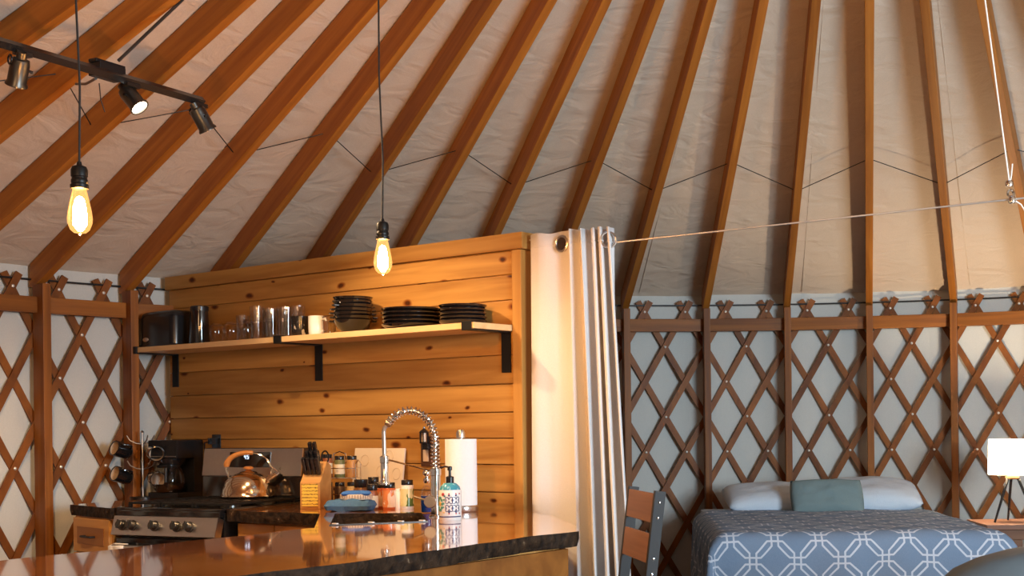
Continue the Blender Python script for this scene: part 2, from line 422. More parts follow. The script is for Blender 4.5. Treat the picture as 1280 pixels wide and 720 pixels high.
for k in range(5): rb.faces.new((va[k], vb[k], vb[(k+1) % 5], va[(k+1) % 5]))
rafter_me = meshdata('rafter', rb, M['fir'], False, .003)
full = [-.5 + 2 * k for k in range(-20, 14)]
for i in full:
    th = theta(i); o = bpy.data.objects.new('rafter', rafter_me); C.objects.link(o); o.parent = ceiling
    X = Vector((-math.sin(th) * math.cos(ang), -math.cos(th) * math.cos(ang), math.sin(ang)))
    Y = Vector((math.cos(th), -math.sin(th), 0)); Zv = X.cross(Y)
    if Zv.z < 0: Y = -Y; Zv = -Zv
    mt = Matrix((X, Y, Zv)).transposed().to_4x4(); mt.translation = wp(th, R - .02, rz_(R - .02))
    o.matrix_basis = mt
# bracing wire that zigzags from rafter to rafter
bm = new(); pts = []
for i in full:
    hi = round((i - 5.5) / 2) % 2 == 0
    r = 3.20 if hi else 3.45; pts.append(wp(theta(i), r, rz_(r) + .066))
for a, b in zip(pts, pts[1:]): tube(bm, [a, b], .0025, 5)
obj('wire', bm, M['blackm'], ceiling)
for i in full[8:28:2]:
    th = theta(i + .38); bm = new(); tube(bm, [wp(th, r, rz_(r) + .131 + .010 * math.sin(PI * (R - r) / (R - .75))) for r in (R, 3.8, 3.2, 2.6, 2.0, 1.4)], .0022, 5); obj('seam', bm, M['canvas'], ceiling)
bm = new(); torus(bm, .78, .09, 64, 10, T(CX, CY, rz_(.78) + .08)); struct('trim_1', bm, M['fir'])
def dome_bm():
    bm = new(); lathe(bm, [(.80, 0), (.72, .16), (.5, .3), (.25, .38), (0, .40)], 48, T(CX, CY, rz_(.75) + .15)); return bm
struct('assumed_skylight', dome_bm(), M['glass'])  # assumed clear dome over the roof ring, out of view, lets sky light in

# ------------------------------------------------------------------ pine partition behind the kitchen
A = Vector((-2.47826, 6.89683)); LD = Vector((.8090916, -.58768255)); ND = Vector((-.58768255, -.8090916))
KROT = math.atan2(LD.y, LD.x)
def kp(a, b, z=0): return Vector((A.x + LD.x * a + ND.x * b, A.y + LD.y * a + ND.y * b, z))
def ka(px, b):
    u = at(px, PCY, 1); t = (A.dot(ND) + b) / (u.x * ND.x + ND.y); p = Vector((u.x * t, t))
    return (p - A).dot(LD)
PT = H + .815
part = bpy.data.objects.new('wall_kitchen', None)
bm = new(); box(bm, .04, 2.47, .012, .075, 0, PT - .02); part = struct('wall_kitchen', bm, M['pine'], smooth=False)
part.location = (A.x, A.y, 0); part.rotation_euler = (0, 0, KROT)
seams = [.745, .642, .534, .425, .3, .176, .056, -.056, -.169, -.288, -.41, -.53, -.65, -.77, -.89, -1.01, -1.13, -1.27]
prev = .70
tops = [H + .745] + [H + s for s in seams[1:]]
for zt, zb in zip(tops, tops[1:]):
    bm = new(); box(bm, .03, 2.472, -.003 * random.random(), .014, zb + .0022, zt - .0022)
    obj('plank', bm, M['pine'], part, False, .004)
bm = new(); box(bm, .02, 2.54, -.020, .10, PT - .07, PT); obj('cap', bm, M['pine'], part, False, .004)
bm = new(); box(bm, 2.474, 2.525, -.012, .095, 0, PT - .072); obj('corner_post', bm, M['pinez'], part, False, .004)

# wall shelf on three black steel brackets
SZ = H + .400
sh = thing('wall_shelf', 'long pale wooden wall shelf on three black steel brackets, across pine wall', 'shelf', kp(0, 0, SZ), KROT)
bm = new(); box(bm, .055, 2.470, -.245, -.004, 0, .026); obj('board', bm, M['shelf'], sh, False, .003)
for a in (.085, 1.232, 2.432):
    bm = new()
    box(bm, a - .026, a + .026, -.252, -.002, -.0062, -.0005); box(bm, a - .026, a + .026, -.0065, -.001, -.175, -.0062)
    box(bm, a - .026, a + .026, -.2525, -.2465, -.0062, .030)
    box(bm, a - .026, a + .026, -.2525, -.225, .0262, .0305)
    obj('bracket', bm, M['blackm'], sh, False, .001)
ST = SZ + .0262
# ------------------------------------------------------------------ countertops and cabinets
CT = H - .355; TH = .050
def slab_obj(name, outer, hole, mat_top, mat_side, noise_edges, parent=None):
    """live-edge slab: top and bottom filled with a hole, rough bark round the rim"""
    bm = new()
    def ring(poly, sub, wob):
        out = []
        n = len(poly)
        for k in range(n):
            p, q = Vector(poly[k]), Vector(poly[(k+1) % n]); m = max(1, int((q - p).length / sub))
            for s in range(m):
                v = p.lerp(q, s / m)
                if wob and k in noise_edges:
                    d = (q - p).normalized(); nn = Vector((d.y, -d.x))
                    v = v + nn * wob * noise.noise((v.x * 5, v.y * 5, .3)) + nn * .4 * wob * noise.noise((v.x * 19, v.y * 19, 2.3))
                out.append(v)
        return out
    loops = [ring(outer, .04, .022)] + ([ring(hole, .2, 0)] if hole else [])
    allv = []
    for lp in loops:
        tp = [bm.verts.new((p.x, -p.y, CT)) for p in lp]
        n = len(lp); mids = []; bots = []
        for k, p in enumerate(lp):
            d = (lp[(k+1) % n] - lp[k-1]).normalized(); nn = Vector((d.y, -d.x))
            w1 = .006 * noise.noise((p.x * 16, p.y * 16, 7)) if lp is loops[0] else 0
            w2 = (-.006 + .012 * noise.noise((p.x * 13, p.y * 13, 3))) if lp is loops[0] else 0
            mids.append(bm.verts.new((p.x + nn.x * w1, -(p.y + nn.y * w1), CT - TH * .5)))
            bots.append(bm.verts.new((p.x + nn.x * w2, -(p.y + nn.y * w2), CT - TH)))
        allv.append((tp, mids, bots))
    tops_e = []
    for lev in (0, 2):
        es = []
        for tri in allv:
            vs_ = tri[lev]
            for k in range(len(vs_)):
                e = bm.edges.get((vs_[k], vs_[(k+1) % len(vs_)])) or bm.edges.new((vs_[k], vs_[(k+1) % len(vs_)])); es.append(e)
        bmesh.ops.triangle_fill(bm, edges=es, use_beauty=True)
    nf = len(bm.faces)
    side = []
    for tp, mids, bots in allv:
        n = len(tp)
        for k in range(n):
            k2 = (k + 1) % n
            side.append(bm.faces.new((tp[k], tp[k2], mids[k2], mids[k]))); side.append(bm.faces.new((mids[k], mids[k2], bots[k2], bots[k])))
    for f in side: f.material_index = 1
    o = obj(name, bm, mat_top, parent, True, 0, 50); o.data.materials.append(mat_side)
    o.location = (A.x, A.y, 0); o.rotation_euler = (0, 0, KROT)
    return o
outer = [(1.232, .012), (2.452, .012), (2.452, .018), (2.525, .020), (2.70, .15), (2.89, .27), (3.08, .43), (3.24, .57), (3.415, .775), (3.41, 1.0), (3.45, 1.4), (3.485, 1.8), (3.50, 2.2), (3.50, 3.2),
         (2.66, 3.2), (2.59, 2.08), (2.54, 1.60), (2.50, 1.115), (1.945, .615), (1.60, .638), (1.354, .632)]
hole = [(1.99, .575), (2.28, .37), (2.67, .72), (2.47, 1.02)]
top = slab_obj('countertop', outer, hole, M['slab'], M['bark'], {8, 9, 10, 11, 12, 14, 15, 16, 18, 19})
tag(top, 'glossy live-edge wooden countertop wrapping from pine wall into bar with cut-out sink', 'countertop')
left_poly = [(.075, .012), (.612, .012), (.618, .17), (.742, .800), (.31, .745)]
lt = slab_obj('countertop', left_poly, None, M['slab'], M['bark'], {3})
tag(lt, 'short dark countertop piece left of the stove under coffee maker', 'countertop')

# left base unit
cabL = thing('base_cabinet', 'honey wood drawer cabinet left of the stove below dark counter', 'cabinet', kp(0, 0, 0), KROT)
fa_, fb_ = Vector((.335, .728)), Vector((.722, .778)); fd = (fb_ - fa_).normalized(); fn = Vector((-fd.y, fd.x))   # fn points into the room
bm = new(); prism(bm, [(fa_.x, -fa_.y), (fb_.x, -fb_.y), (.650, -.40), (.30, -.40)], .08, CT - TH - .002); obj('carcass', bm, M['cab'], cabL, False)
z = CT - TH - .008
for h in (.165, .25, .34):
    def face(u0, u1, o0, o1, z0, z1):
        q = [fa_ + fd * u0 + fn * o1, fa_ + fd * u1 + fn * o1, fa_ + fd * u1 + fn * o0, fa_ + fd * u0 + fn * o0]
        bm = new(); prism(bm, [(p.x, -p.y) for p in q], z0, z1); return bm
    W_ = (fb_ - fa_).length
    dr = obj('drawer', face(.008, W_ - .008, .001, .019, z - h + .006, z), M['cab'], cabL, False, .003)
    obj('panel', face(.055, W_ - .055, .0195, .022, z - h + .045, z - .04), M['darkpine'], dr, False)
    zc = z - h / 2; c_ = fa_ + fd * W_ / 2
    pts = [c_ - fd * .05 + fn * .02, c_ - fd * .05 + fn * .045, c_ + fd * .05 + fn * .045, c_ + fd * .05 + fn * .02]
    bm = new(); tube(bm, [(p.x, -p.y, zc) for p in pts], .005, 8); obj('handle', bm, M['blackm'], dr)
    z -= h
# right base unit
cabR = thing('base_cabinet', 'wooden base cabinet between stove and corner sink', 'cabinet', kp(1.60, .565, 0), KROT)
bm = new(); box(bm, -.245, .32, .006, .54, .08, CT - TH - .002); box(bm, -.235, .31, .06, .53, 0, .08); obj('carcass', bm, M['cab'], cabR, False, .002)
for s in (-1, 1):
    bm = new(); x0, x1 = (-.240, .005) if s < 0 else (.011, .315)
    box(bm, x0, x1, -.014, .004, .10, CT - TH - .012); d = obj('door', bm, M['cab'], cabR, False, .003)
    bm = new(); box(bm, x0 + .05, x1 - .05, -.018, -.0135, .15, CT - TH - .06); obj('panel', bm, M['cab'], d, False, .002)
    bm = new(); xh = -.03 if s < 0 else .045; tube(bm, [(xh, -.014, .62), (xh, -.04, .62), (xh, -.04, .74), (xh, -.014, .74)], .005, 8); obj('handle', bm, M['blackm'], d)
# peninsula base clad in boards
pen = thing('bar_cabinet', 'pine-board base under the live-edge bar counter', 'cabinet', kp(0, 0, 0), KROT)
bm = new(); prism(bm, [(2.70, -1.16), (2.86, -.37), (3.372, -.82), (3.43, -3.1), (2.74, -3.1)], 0, CT - TH - .004); obj('carcass', bm, M['cab'], pen, False)
zs = [0, .14, .28, .42, .56, .70, CT - TH - .006]
for z0, z1 in zip(zs, zs[1:]):
    bm = new(); prism(bm, [(3.374, -.80), (3.392, -.795), (3.45, -3.1), (3.432, -3.1)], z0 + .002, z1 - .002); obj('board', bm, M['barpine'], pen, False, .003)
    bm = new(); prism(bm, [(2.862, -.335), (3.374, -.785), (3.372, -.812), (2.862, -.362)], z0 + .002, z1 - .002); obj('board', bm, M['barpine'], pen, False, .003)
# undermount corner sink
sk = thing('sink', 'dark corner sink with steel rim set into the counter cut-out', 'sink', kp(0, 0, 0), KROT)
def inset(poly, d):
    c = sum((Vector(p) for p in poly), Vector((0, 0))) / len(poly)
    return [tuple(c + (Vector(p) - c) * (1 - d / (Vector(p) - c).length)) for p in poly]
def ring_prism(bm, po, pi_, z0, z1):
    n = len(po); L_ = []
    for poly, z in ((po, z1), (pi_, z1), (pi_, z0), (po, z0)): L_.append([bm.verts.new((p[0], -p[1], z)) for p in poly])
    for a, b in zip(L_, L_[1:] + L_[:1]):
        for k in range(n): bm.faces.new((a[k], a[(k+1) % n], b[(k+1) % n], b[k]))
bm = new(); ring_prism(bm, inset(hole, -.025), inset(hole, .022), CT - TH - .008, CT - TH - .001); obj('rim', bm, M['steel'], sk, False)
bm = new(); ring_prism(bm, inset(hole, .010), inset(hole, .014), CT - .26, CT - TH - .008)
fr_a, fr_b = Vector(hole[3]), Vector(hole[2]); tcen = (Vector(hole[0]) + Vector(hole[1])) / 2
hb = inset(hole, .010); bm.faces.new([bm.verts.new((p[0], -p[1], CT - .258)) for p in hb]); obj('basin', bm, M['gunmetal'], sk, False)
bm = new(); dd = (fr_b - fr_a).normalized(); nn = Vector((-dd.y, dd.x)); nn = nn if nn.dot(tcen - fr_a) > 0 else -nn
prism(bm, [(p.x, -p.y) for p in (fr_a + nn * .004, fr_b + nn * .004, fr_b + nn * .016, fr_a + nn * .016)], CT - .022, CT + .0035); obj('front_rim', bm, M['gunmetal'], sk, False, .002)
for f_ in (.06, .42, .72, .94):
    q = fr_a.lerp(fr_b, f_) + nn * .010; bm = new(); box(bm, q.x - .012, q.x + .012, -q.y - .006, -q.y + .006, CT + .0036, CT + .008)
    obj('rack_foot', bm, M['white'], sk, False, .002)

# ------------------------------------------------------------------ stove
SROT = KROT + R3(12)
so = kp(1.215 - .302 * math.cos(R3(12)), .045 + .302 * math.sin(R3(12)), 0)
sv = thing('gas_stove', 'stainless steel and black gas stove with knobs under the pine wall', 'stove', so, SROT)   # local: x right, y to wall, front at y=-.63
W2 = .300
bm = new(); box(bm, -W2, W2, -.60, -.002, .03, CT - .012); obj('body', bm, M['black'], sv, False, .004)
bm = new(); box(bm, -W2 - .001, W2 + .001, -.625, -.07, CT - .012, CT + .004); box(bm, -W2 - .001, W2 + .001, -.63, -.60, CT - .035, CT - .008); obj('cooktop', bm, M['glaze'], sv, False, .005)
for gx in (-.195, 0, .195):
    bm = new(); zt = CT + .024
    for yy in (-.56, -.33, -.11): box(bm, gx - .094, gx + .094, yy - .006, yy + .006, zt - .010, zt)
    for xx in (-.088, -.03, .03, .088): box(bm, gx + xx - .006, gx + xx + .006, -.56, -.11, zt - .010, zt)
    for xx in (-.088, .088):
        for yy in (-.56, -.11): box(bm, gx + xx - .007, gx + xx + .007, yy - .007, yy + .007, CT + .0045, zt - .009)
    obj('grate', bm, M['blackm'], sv, False, .002)
for bx, by in ((-.195, -.44), (-.195, -.2), (0, -.32), (.195, -.44), (.195, -.2)):
    bm = new(); lathe(bm, [(.045, CT + .0042), (.045, CT + .010), (.03, CT + .013), (0, CT + .013)], 20, T(bx, by, 0)); obj('burner', bm, M['gunmetal'], sv)
tilt = T(0, -.628, CT - .036, R3(-16))
bm = new(); box(bm, -W2, W2, -.012, .03, -.088, 0, tilt); panel = obj('control_panel', bm, M['steel'], sv, False, .003)
for kx in (-.238, -.175, -.046, .080, .152):
    bm = new(); mm = tilt @ T(kx, -.012, -.044, PI / 2)
    lathe(bm, [(.024, 0), (.024, .006), (.019, .008), (.019, .028), (.016, .031), (0, .031)], 20, mm); box(bm, -.004, .004, -.019, .019, .028, .037, mm)
    obj('knob', bm, M['gunmetal'], panel)
bm = new(); box(bm, -W2 + .003, W2 - .003, -.635, -.602, .20, CT - .135); door = obj('oven_door', bm, M['glaze'], sv, False, .004)
bm = new(); zh = CT - .172
tube(bm, [(-.275, -.634, zh), (-.275, -.675, zh), (.275, -.675, zh), (.275, -.634, zh)], .0125, 10); obj('handle', bm, M['steel'], door)
bm = new(); box(bm, -W2 + .003, W2 - .003, -.63, -.602, .04, .19); obj('drawer', bm, M['steel'], sv, False, .003)
# backguard
bm = new(); Q = [(-.075, CT + .004), (-.002, CT + .004), (-.002, H - .095), (-.05, H - .095), (-.072, H - .235)]
a_ = [bm.verts.new((-W2, y, z)) for y, z in Q]; b_ = [bm.verts.new((W2, y, z)) for y, z in Q]
bm.faces.new(a_); bm.faces.new(b_[::-1])
for k in range(5): bm.faces.new((a_[k], b_[k], b_[(k+1) % 5], a_[(k+1) % 5]))
bg = obj('backguard', bm, M['glaze'], sv, False, .003)
bt = T(0, -.0725, H - .235, -math.atan2(.022, .14))
bm = new(); box(bm, -W2, W2, -.006, .006, .004, .138, bt); obj('steel_face', bm, M['steel'], bg, False, .003)
bm = new(); box(bm, -.135, .115, -.0095, -.0055, .045, .120, bt); dsp = obj('display', bm, M['glaze'], bg, False, .002)
bm = new()
def seg7(bm, x, z, w, h, segs, Mx):
    t = w * .28
    D = dict(a=(x, x+w, z+h-t, z+h), g=(x, x+w, z+h/2-t/2, z+h/2+t/2), d=(x, x+w, z, z+t), f=(x, x+t, z+h/2, z+h), e=(x, x+t, z, z+h/2), b=(x+w-t, x+w, z+h/2, z+h), c=(x+w-t, x+w, z, z+h/2))
    for s in segs: q = D[s]; box(bm, q[0], q[1], -.0105, -.0098, q[2], q[3], Mx)
seg7(bm, -.045, .085, .012, .022, 'fgbc', bt); seg7(bm, -.027, .085, .012, .022, 'afgcd', bt)
M['led'] = emit('display_digits', (.65, .8, 1), 2.2)
obj('digits', bm, M['led'], dsp)
# cream towel looped over the handle end
tw = new()
sheet(tw, 6, 14, lambda u, v: ((-.285 + .085 * u) , -.694 + .006 * math.sin(u * 7) if v < .5 else -.657 + .003 * math.sin(u * 6), zh + .016 - abs(v - .5) * 2 * (.075 if v < .5 else .06)))
tw = obj('dish_towel', tw, M['linen']); sd = tw.modifiers.new('thick', 'SOLIDIFY'); sd.thickness = .006
tw.location = so; tw.rotation_euler = (0, 0, SROT); tag(tw, 'small cream towel hanging from left end of the oven handle', 'towel')

# ------------------------------------------------------------------ kettle on the stove
def sloc(x, y, z): return Matrix.Translation(so) @ Matrix.Rotation(SROT, 4, 'Z') @ Vector((x, y, z))
kl = at(311, 625, 6.12)
kt = thing('kettle', 'shiny copper-toned tea kettle with arched wooden handle standing on the stove', 'kettle', (kl.x, kl.y, CT + .0245), 0)
M['kettle'] = plain('kettle_metal', (.80, .62, .42), .13, 1, .04)
KS = Matrix.Diagonal((1.24, 1.24, .92, 1))
bm = new(); lathe(bm, [(0, 0), (.095, 0), (.103, .004), (.106, .010), (.103, .015), (.100, .035), (.096, .055), (.086, .085), (.070, .108), (.050, .122), (.036, .126), (0, .128)], 40); obj('body', bm, M['kettle'], kt)
bm = new(); lathe(bm, [(.037, .126), (.030, .134), (.012, .139), (.010, .144), (0, .144)], 28); ld = obj('lid', bm, M['kettle'], kt)
bm = new(); lathe(bm, [(.009, .144), (.019, .150), (.019, .157), (.010, .162), (0, .162)], 20); M['hwood'] = plain('orange_wood', (.50, .20, .05), .35); obj('knob', bm, M['hwood'], ld)
arc = [(-.066 + 0 * k, 0, .110 + .05 * k) for k in (0, 1)]
pts = [(-.075, 0, .10), (-.086, 0, .15)] + [(-.002 + .082 * math.cos(t), 0, .165 + .068 * math.sin(t)) for t in [PI - k * PI * .86 / 12 for k in range(13)]] + [(.088, 0, .155), (.078, 0, .098)]
bm = new(); tube(bm, pts, .0045, 8); hn = obj('handle', bm, M['chrome'], kt)
gp = [(-.002 + .082 * math.cos(t), 0, .165 + .068 * math.sin(t)) for t in [PI * 1.02 - k * PI * .6 / 12 for k in range(13)]]
bm = new(); tube(bm, gp, [.010] + [.0125] * 11 + [.010], 10); obj('grip', bm, M['hwood'], hn)
bm = new(); tube(bm, [(.075, 0, .085), (.10, 0, .108), (.118, 0, .122)], [.022, .018, .015], 14); sp = obj('spout', bm, M['kettle'], kt)
bm = new(); tube(bm, [(.112, 0, .116), (.124, 0, .127)], .018, 14); tube(bm, [(.112, 0, .134), (.088, 0, .160)], .004, 8); lathe(bm, [(0, -.008), (.008, 0), (0, .008)], 10, T(.124, 0, .148)); obj('whistle', bm, M['chrome'], sp)

for ob in [kt] + list(kt.children_recursive):
    if ob.type == 'MESH': ob.data.transform(KS)
# ------------------------------------------------------------------ coffee maker, mug tree
cm = thing('coffee_maker', 'black drip coffee maker with glass carafe in the corner beside the stove', 'coffee maker', kp(.27, .135, CT), KROT + R3(14))
bm = new(); box(bm, -.095, .095, -.10, .10, 0, .032); obj('base', bm, M['black'], cm, False, .006)
bm = new(); box(bm, -.092, .092, .03, .10, .032, .29); obj('water_tank', bm, M['black'], cm, False, .006)
bm = new(); box(bm, -.094, .094, -.098, .098, .205, .300); lathe(bm, [(.062, .170), (.075, .205)], 24, T(0, -.03, 0)); obj('brew_head', bm, M['black'], cm, False, .008)
bm = new(); lathe(bm, [(.066, .034), (.077, .048), (.079, .10), (.068, .140), (.058, .158)], 28, T(0, -.050, 0), cap=False); cf = obj('carafe', bm, M['glass'], cm)
bm = new(); lathe(bm, [(.059, .158), (.062, .162), (.062, .172), (0, .178)], 28, T(0, -.050, 0)); obj('lid', bm, M['black'], cf)
bm = new(); tube(bm, [(.040, -.10, .165), (.062, -.145, .155), (.066, -.15, .09), (.045, -.12, .065)], .008, 8); obj('handle', bm, M['black'], cf)
bm = new(); lathe(bm, [(.064, .035), (.0755, .049), (.077, .075), (0, .075)], 28, T(0, -.050, 0)); M['coffee'] = plain('coffee', (.015, .007, .003), .05); obj('coffee', bm, M['coffee'], cf)
for k, (zz, wdt) in enumerate(((.214, .17), (.036, .12))):
    bm = new(); box(bm, -wdt/2, wdt/2, -.1005, -.0985, zz, zz + .004); obj('trim_strip', bm, M['steel'], cm)
mtl = kp(.15, .25, CT)
mt = thing('mug_tree', 'wire mug tree with hooked arms behind the coffee maker', 'mug rack', mtl, 0)
bm = new(); lathe(bm, [(0, 0), (.065, 0), (.065, .008), (.01, .012), (0, .012)], 24); obj('base', bm, M['blackm'], mt)
bm = new(); tube(bm, [(0, 0, .01), (0, 0, .34)], .006, 8); lathe(bm, [(0, .335), (.010, .342), (0, .352)], 10); obj('pole', bm, M['steel'], mt)
hooks = []
for z, angs in ((.30, (200, 340, 90)), (.17, (190, 350, 80))):
    for d in angs:
        c, s = math.cos(R3(d)), math.sin(R3(d))
        bm = new(); tube(bm, [(0, 0, z - .02), (c * .03, s * .03, z - .015), (c * .06, s * .06, z), (c * .075, s * .075, z + .025)], .003, 6); obj('hook', bm, M['steel'], mt); hooks.append((c, s, z, d))
def mug_parts(root, m_out, m_in, r=.038, h=.085, handle=True):
    bm = new(); lathe(bm, [(0, 0), (r * .82, 0), (r * .95, .006), (r, h * .4), (r, h), (r - .004, h + .001), (r - .005, h - .004), (r - .006, .012), (0, .010)], 26)
    b = obj('body', bm, m_out, root)
    bm = new(); lathe(bm, [(r - .0055, h - .003), (r - .0062, .013), (0, .0115)], 26, cap=False); obj('inside', bm, m_in, root)
    if handle:
        bm = new(); tube(bm, [(r * .93, 0, h * .82), (r + .018, 0, h * .84), (r + .028, 0, h * .62), (r + .024, 0, h * .36), (r * .95, 0, h * .2)], .0055, 8); obj('handle', bm, m_out, root)
M['cream'] = plain('cream_glaze', (.55, .40, .27), .3)
names = ['upper left', 'upper right', 'upper back', 'lower left', 'lower right', 'lower back']
for k, (c, s, z, d) in enumerate(hooks):
    if k in (2, 5): continue
    g = thing('mug', 'black mug with cream inside hanging %s on the wire mug tree' % names[k], 'mug', mtl + Vector((c * .066, s * .066, z - .062)), 0, 'mugs on the mug tree')
    mug_parts(g, M['glaze'], M['cream'], .040, .088)
    if 'left' in names[k]: g.rotation_euler = (R3(72), R3(-20), R3(-28))
    else: g.rotation_euler = (R3(100), R3(55), R3(40))
# ------------------------------------------------------------------ crockery and glasses along the shelf
def shelf_at(px, b): return kp(ka(px, b), b, ST)
t = thing('toaster', 'black toaster at the left end of the wall shelf', 'toaster', kp(.215, .125, ST), KROT)
bm = new(); box(bm, -.15, .15, -.085, .085, .008, .185); bmesh.ops.bevel(bm, geom=[e for e in bm.edges if max(v.co.z for v in e.verts) > .1], offset=.035, segments=5, affect='EDGES', profile=.5); obj('body', bm, M['black'], t, True, 0, 30)
bm = new(); box(bm, -.11, .11, -.045, -.015, .1845, .187); box(bm, -.11, .11, .015, .045, .1845, .187); obj('slot', bm, M['gunmetal'], t, False)
bm = new(); box(bm, -.152, .152, -.087, .087, .0, .012); obj('base', bm, M['black'], t, False, .003)
bm = new(); box(bm, -.172, -.150, -.02, .02, .075, .092); obj('lever', bm, M['black'], t, False, .004)
bm = new(); lathe(bm, [(0, 0), (.024, 0), (.022, .003), (0, .004)], 20, T(-.085, -.0855, .04, PI / 2) @ Matrix.Scale(.5, 4, (0, 1, 0))); obj('badge', bm, M['steel'], t)
bm = new(); tube(bm, [(-.14, -.05, .02), (-.17, -.02, .012), (-.19, .06, .004), (-.195, .145, -.02), (-.20, .15, -.10), (-.19, .14, -.17)], .003, 6); obj('power_cord', bm, M['cord'], t)
t = thing('canister', 'tall black tapered canister beside the toaster on shelf', 'canister', shelf_at(251, .12), KROT)
bm = new(); lathe(bm, [(0, 0), (.050, 0), (.052, .01), (.044, .17), (.044, .175), (0, .175)], 28); obj('body', bm, M['glaze'], t)
bm = new(); lathe(bm, [(.046, .175), (.046, .195), (.040, .200), (0, .200)], 28); obj('lid', bm, M['black'], t)
# glasses
def wine_upside(): # stemless glass standing on its rim
    bm = new(); lathe(bm, [(.030, 0), (.036, .03), (.040, .055), (.036, .082), (.022, .097), (0, .100)], 28, cap=False); return bm
def tumbler(r, h):
    bm = new(); lathe(bm, [(0, .001), (r * .82, .001), (r * .86, .004), (r, h), (r - .002, h), (r * .8, .012), (0, .012)], 28); return bm
for k, (px, b) in enumerate(((273, .17), (291, .175), (309, .18))):
    o = obj('stemless_glass', wine_upside(), M['glass']); o.location = shelf_at(px, b)
    tag(o, ['round stemless wine glass upside down nearest the black canister', 'round stemless wine glass upside down, middle of the three', 'round stemless wine glass upside down next to tall tumblers'][k], 'glass', 'clear glasses on the shelf')
gl = [(305, .09, .034, .135, 'wide clear glass behind the rightmost round stemless glass'), (323, .15, .036, .165, 'tallest clear tumbler right of the round stemless glasses'), (339, .09, .035, .158, 'clear tumbler in back row, first behind the tall tumblers'),
      (341, .18, .034, .140, 'clear tumbler in front row, left of its pair'), (356, .08, .035, .160, 'clear tumbler in back row, middle one'), (360, .175, .034, .140, 'clear tumbler in front row, left of the black patterned mug'), (374, .07, .034, .160, 'clear tumbler in back row behind the black patterned mug')]
for px, b, r, h, lab in gl:
    o = obj('tumbler', tumbler(r, h), M['glass']); o.location = shelf_at(px, b); tag(o, lab, 'glass', 'clear glasses on the shelf')
def printed(name, base, ink, scale, thr):
    m, tt, b, N, L = nt(name); tc = N.new('ShaderNodeTexCoord'); v = N.new('ShaderNodeTexNoise'); v.inputs['Scale'].default_value = scale; v.inputs['Detail'].default_value = 3
    mp = N.new('ShaderNodeMapping'); mp.inputs['Scale'].default_value = (1, 1, .45); L.new(tc.outputs['Object'], mp.inputs[0]); L.new(mp.outputs[0], v.inputs['Vector'])
    r = N.new('ShaderNodeValToRGB'); r.color_ramp.interpolation = 'CONSTANT'; r.color_ramp.elements[0].color = (*base, 1); r.color_ramp.elements[1].position = thr; r.color_ramp.elements[1].color = (*ink, 1)
    L.new(v.outputs['Fac'], r.inputs[0]); L.new(r.outputs[0], b.inputs['Base Color']); b.inputs['Roughness'].default_value = .2; return m
M['pmug'] = printed('mug_print', (.015, .012, .010), (.45, .40, .32), 70, .60)
g = thing('mug', 'dark mug with pale speckled print left of the white mug on shelf', 'mug', shelf_at(377, .14), R3(20)); mug_parts(g, M['pmug'], M['glaze'], .042, .098, False)
g = thing('mug', 'plain white mug in the middle of the wall shelf', 'mug', shelf_at(397, .15), R3(-30)); mug_parts(g, M['white'], M['white'], .037, .092)
g = thing('printed_glass', 'clear glass cup with brown leaf print right of white mug', 'glass', shelf_at(412, .13), R3(-10))
bm = new(); lathe(bm, [(0, .001), (.030, .001), (.034, .09), (.032, .09), (.028, .008), (0, .008)], 26); obj('body', bm, M['glass'], g)
bm = new(); lathe(bm, [(.0328, .02), (.0345, .065)], 26, cap=False)
M['leaf'] = plain('brown_print', (.10, .04, .015), .5)
for f in [f for k, f in enumerate(list(bm.faces)) if (k // 3) % 3]: bm.faces.remove(f)
obj('print', bm, M['leaf'], g)
bm = new(); tube(bm, [(.033, -.004, .075), (.052, -.008, .07), (.054, -.008, .03), (.031, -.004, .02)], .005, 8); obj('handle', bm, M['glass'], g)
# soup bowls
bp = shelf_at(443, .13)
for k in range(7):
    bm = new(); z = 0
    lathe(bm, [(0, 0), (.045, 0), (.050, .006), (.075, .030), (.088, .055), (.091, .060), (.088, .061), (.072, .034), (.046, .010), (0, .008)], 36)
    for s in (1, -1):
        tube(bm, [(s * .086, -.014, .054), (s * .104, -.010, .055), (s * .104, .010, .055), (s * .086, .014, .054)], .004, 6)
    o = obj('soup_bowl', bm, M['glaze']); o.location = bp + Vector((.003 * math.sin(k * 2.1), 0, k * .0175)); o.rotation_euler = (0, 0, R3(8 + 9 * k))
    tag(o, 'black glazed handled bowl, %s in the stack on the shelf' % ['bottom', 'second from bottom', 'third from bottom', 'fourth, middle one', 'third from top', 'second from top', 'topmost'][k], 'bowl', 'black bowls stacked on the shelf')
for nm, px, r, lab in (('dinner_plate', 516, .132, 'large black dinner plate'), ('side_plate', 580, .103, 'small black side plate')):
    p0 = shelf_at(px, .134 if r > .11 else .125)
    for k in range(5):
        bm = new(); lathe(bm, [(0, 0), (r * .80, 0), (r * .83, .002), (r * .955, .012), (r * .99, .0165), (r, .0195), (r * .985, .021), (r * .95, .0165), (r * .8, .006), (0, .005)], 48)
        o = obj(nm, bm, M['glaze']); o.location = p0 + Vector((.002 * math.sin(k * 1.7), .0, k * (.0172 if r > .11 else .0165)))
        tag(o, '%s, %s of its stack on the shelf' % (lab, ['bottom', 'second from bottom', 'middle one', 'second from top', 'topmost'][k]), 'plate', 'large black plates on the shelf' if r > .11 else 'small black plates on the shelf')

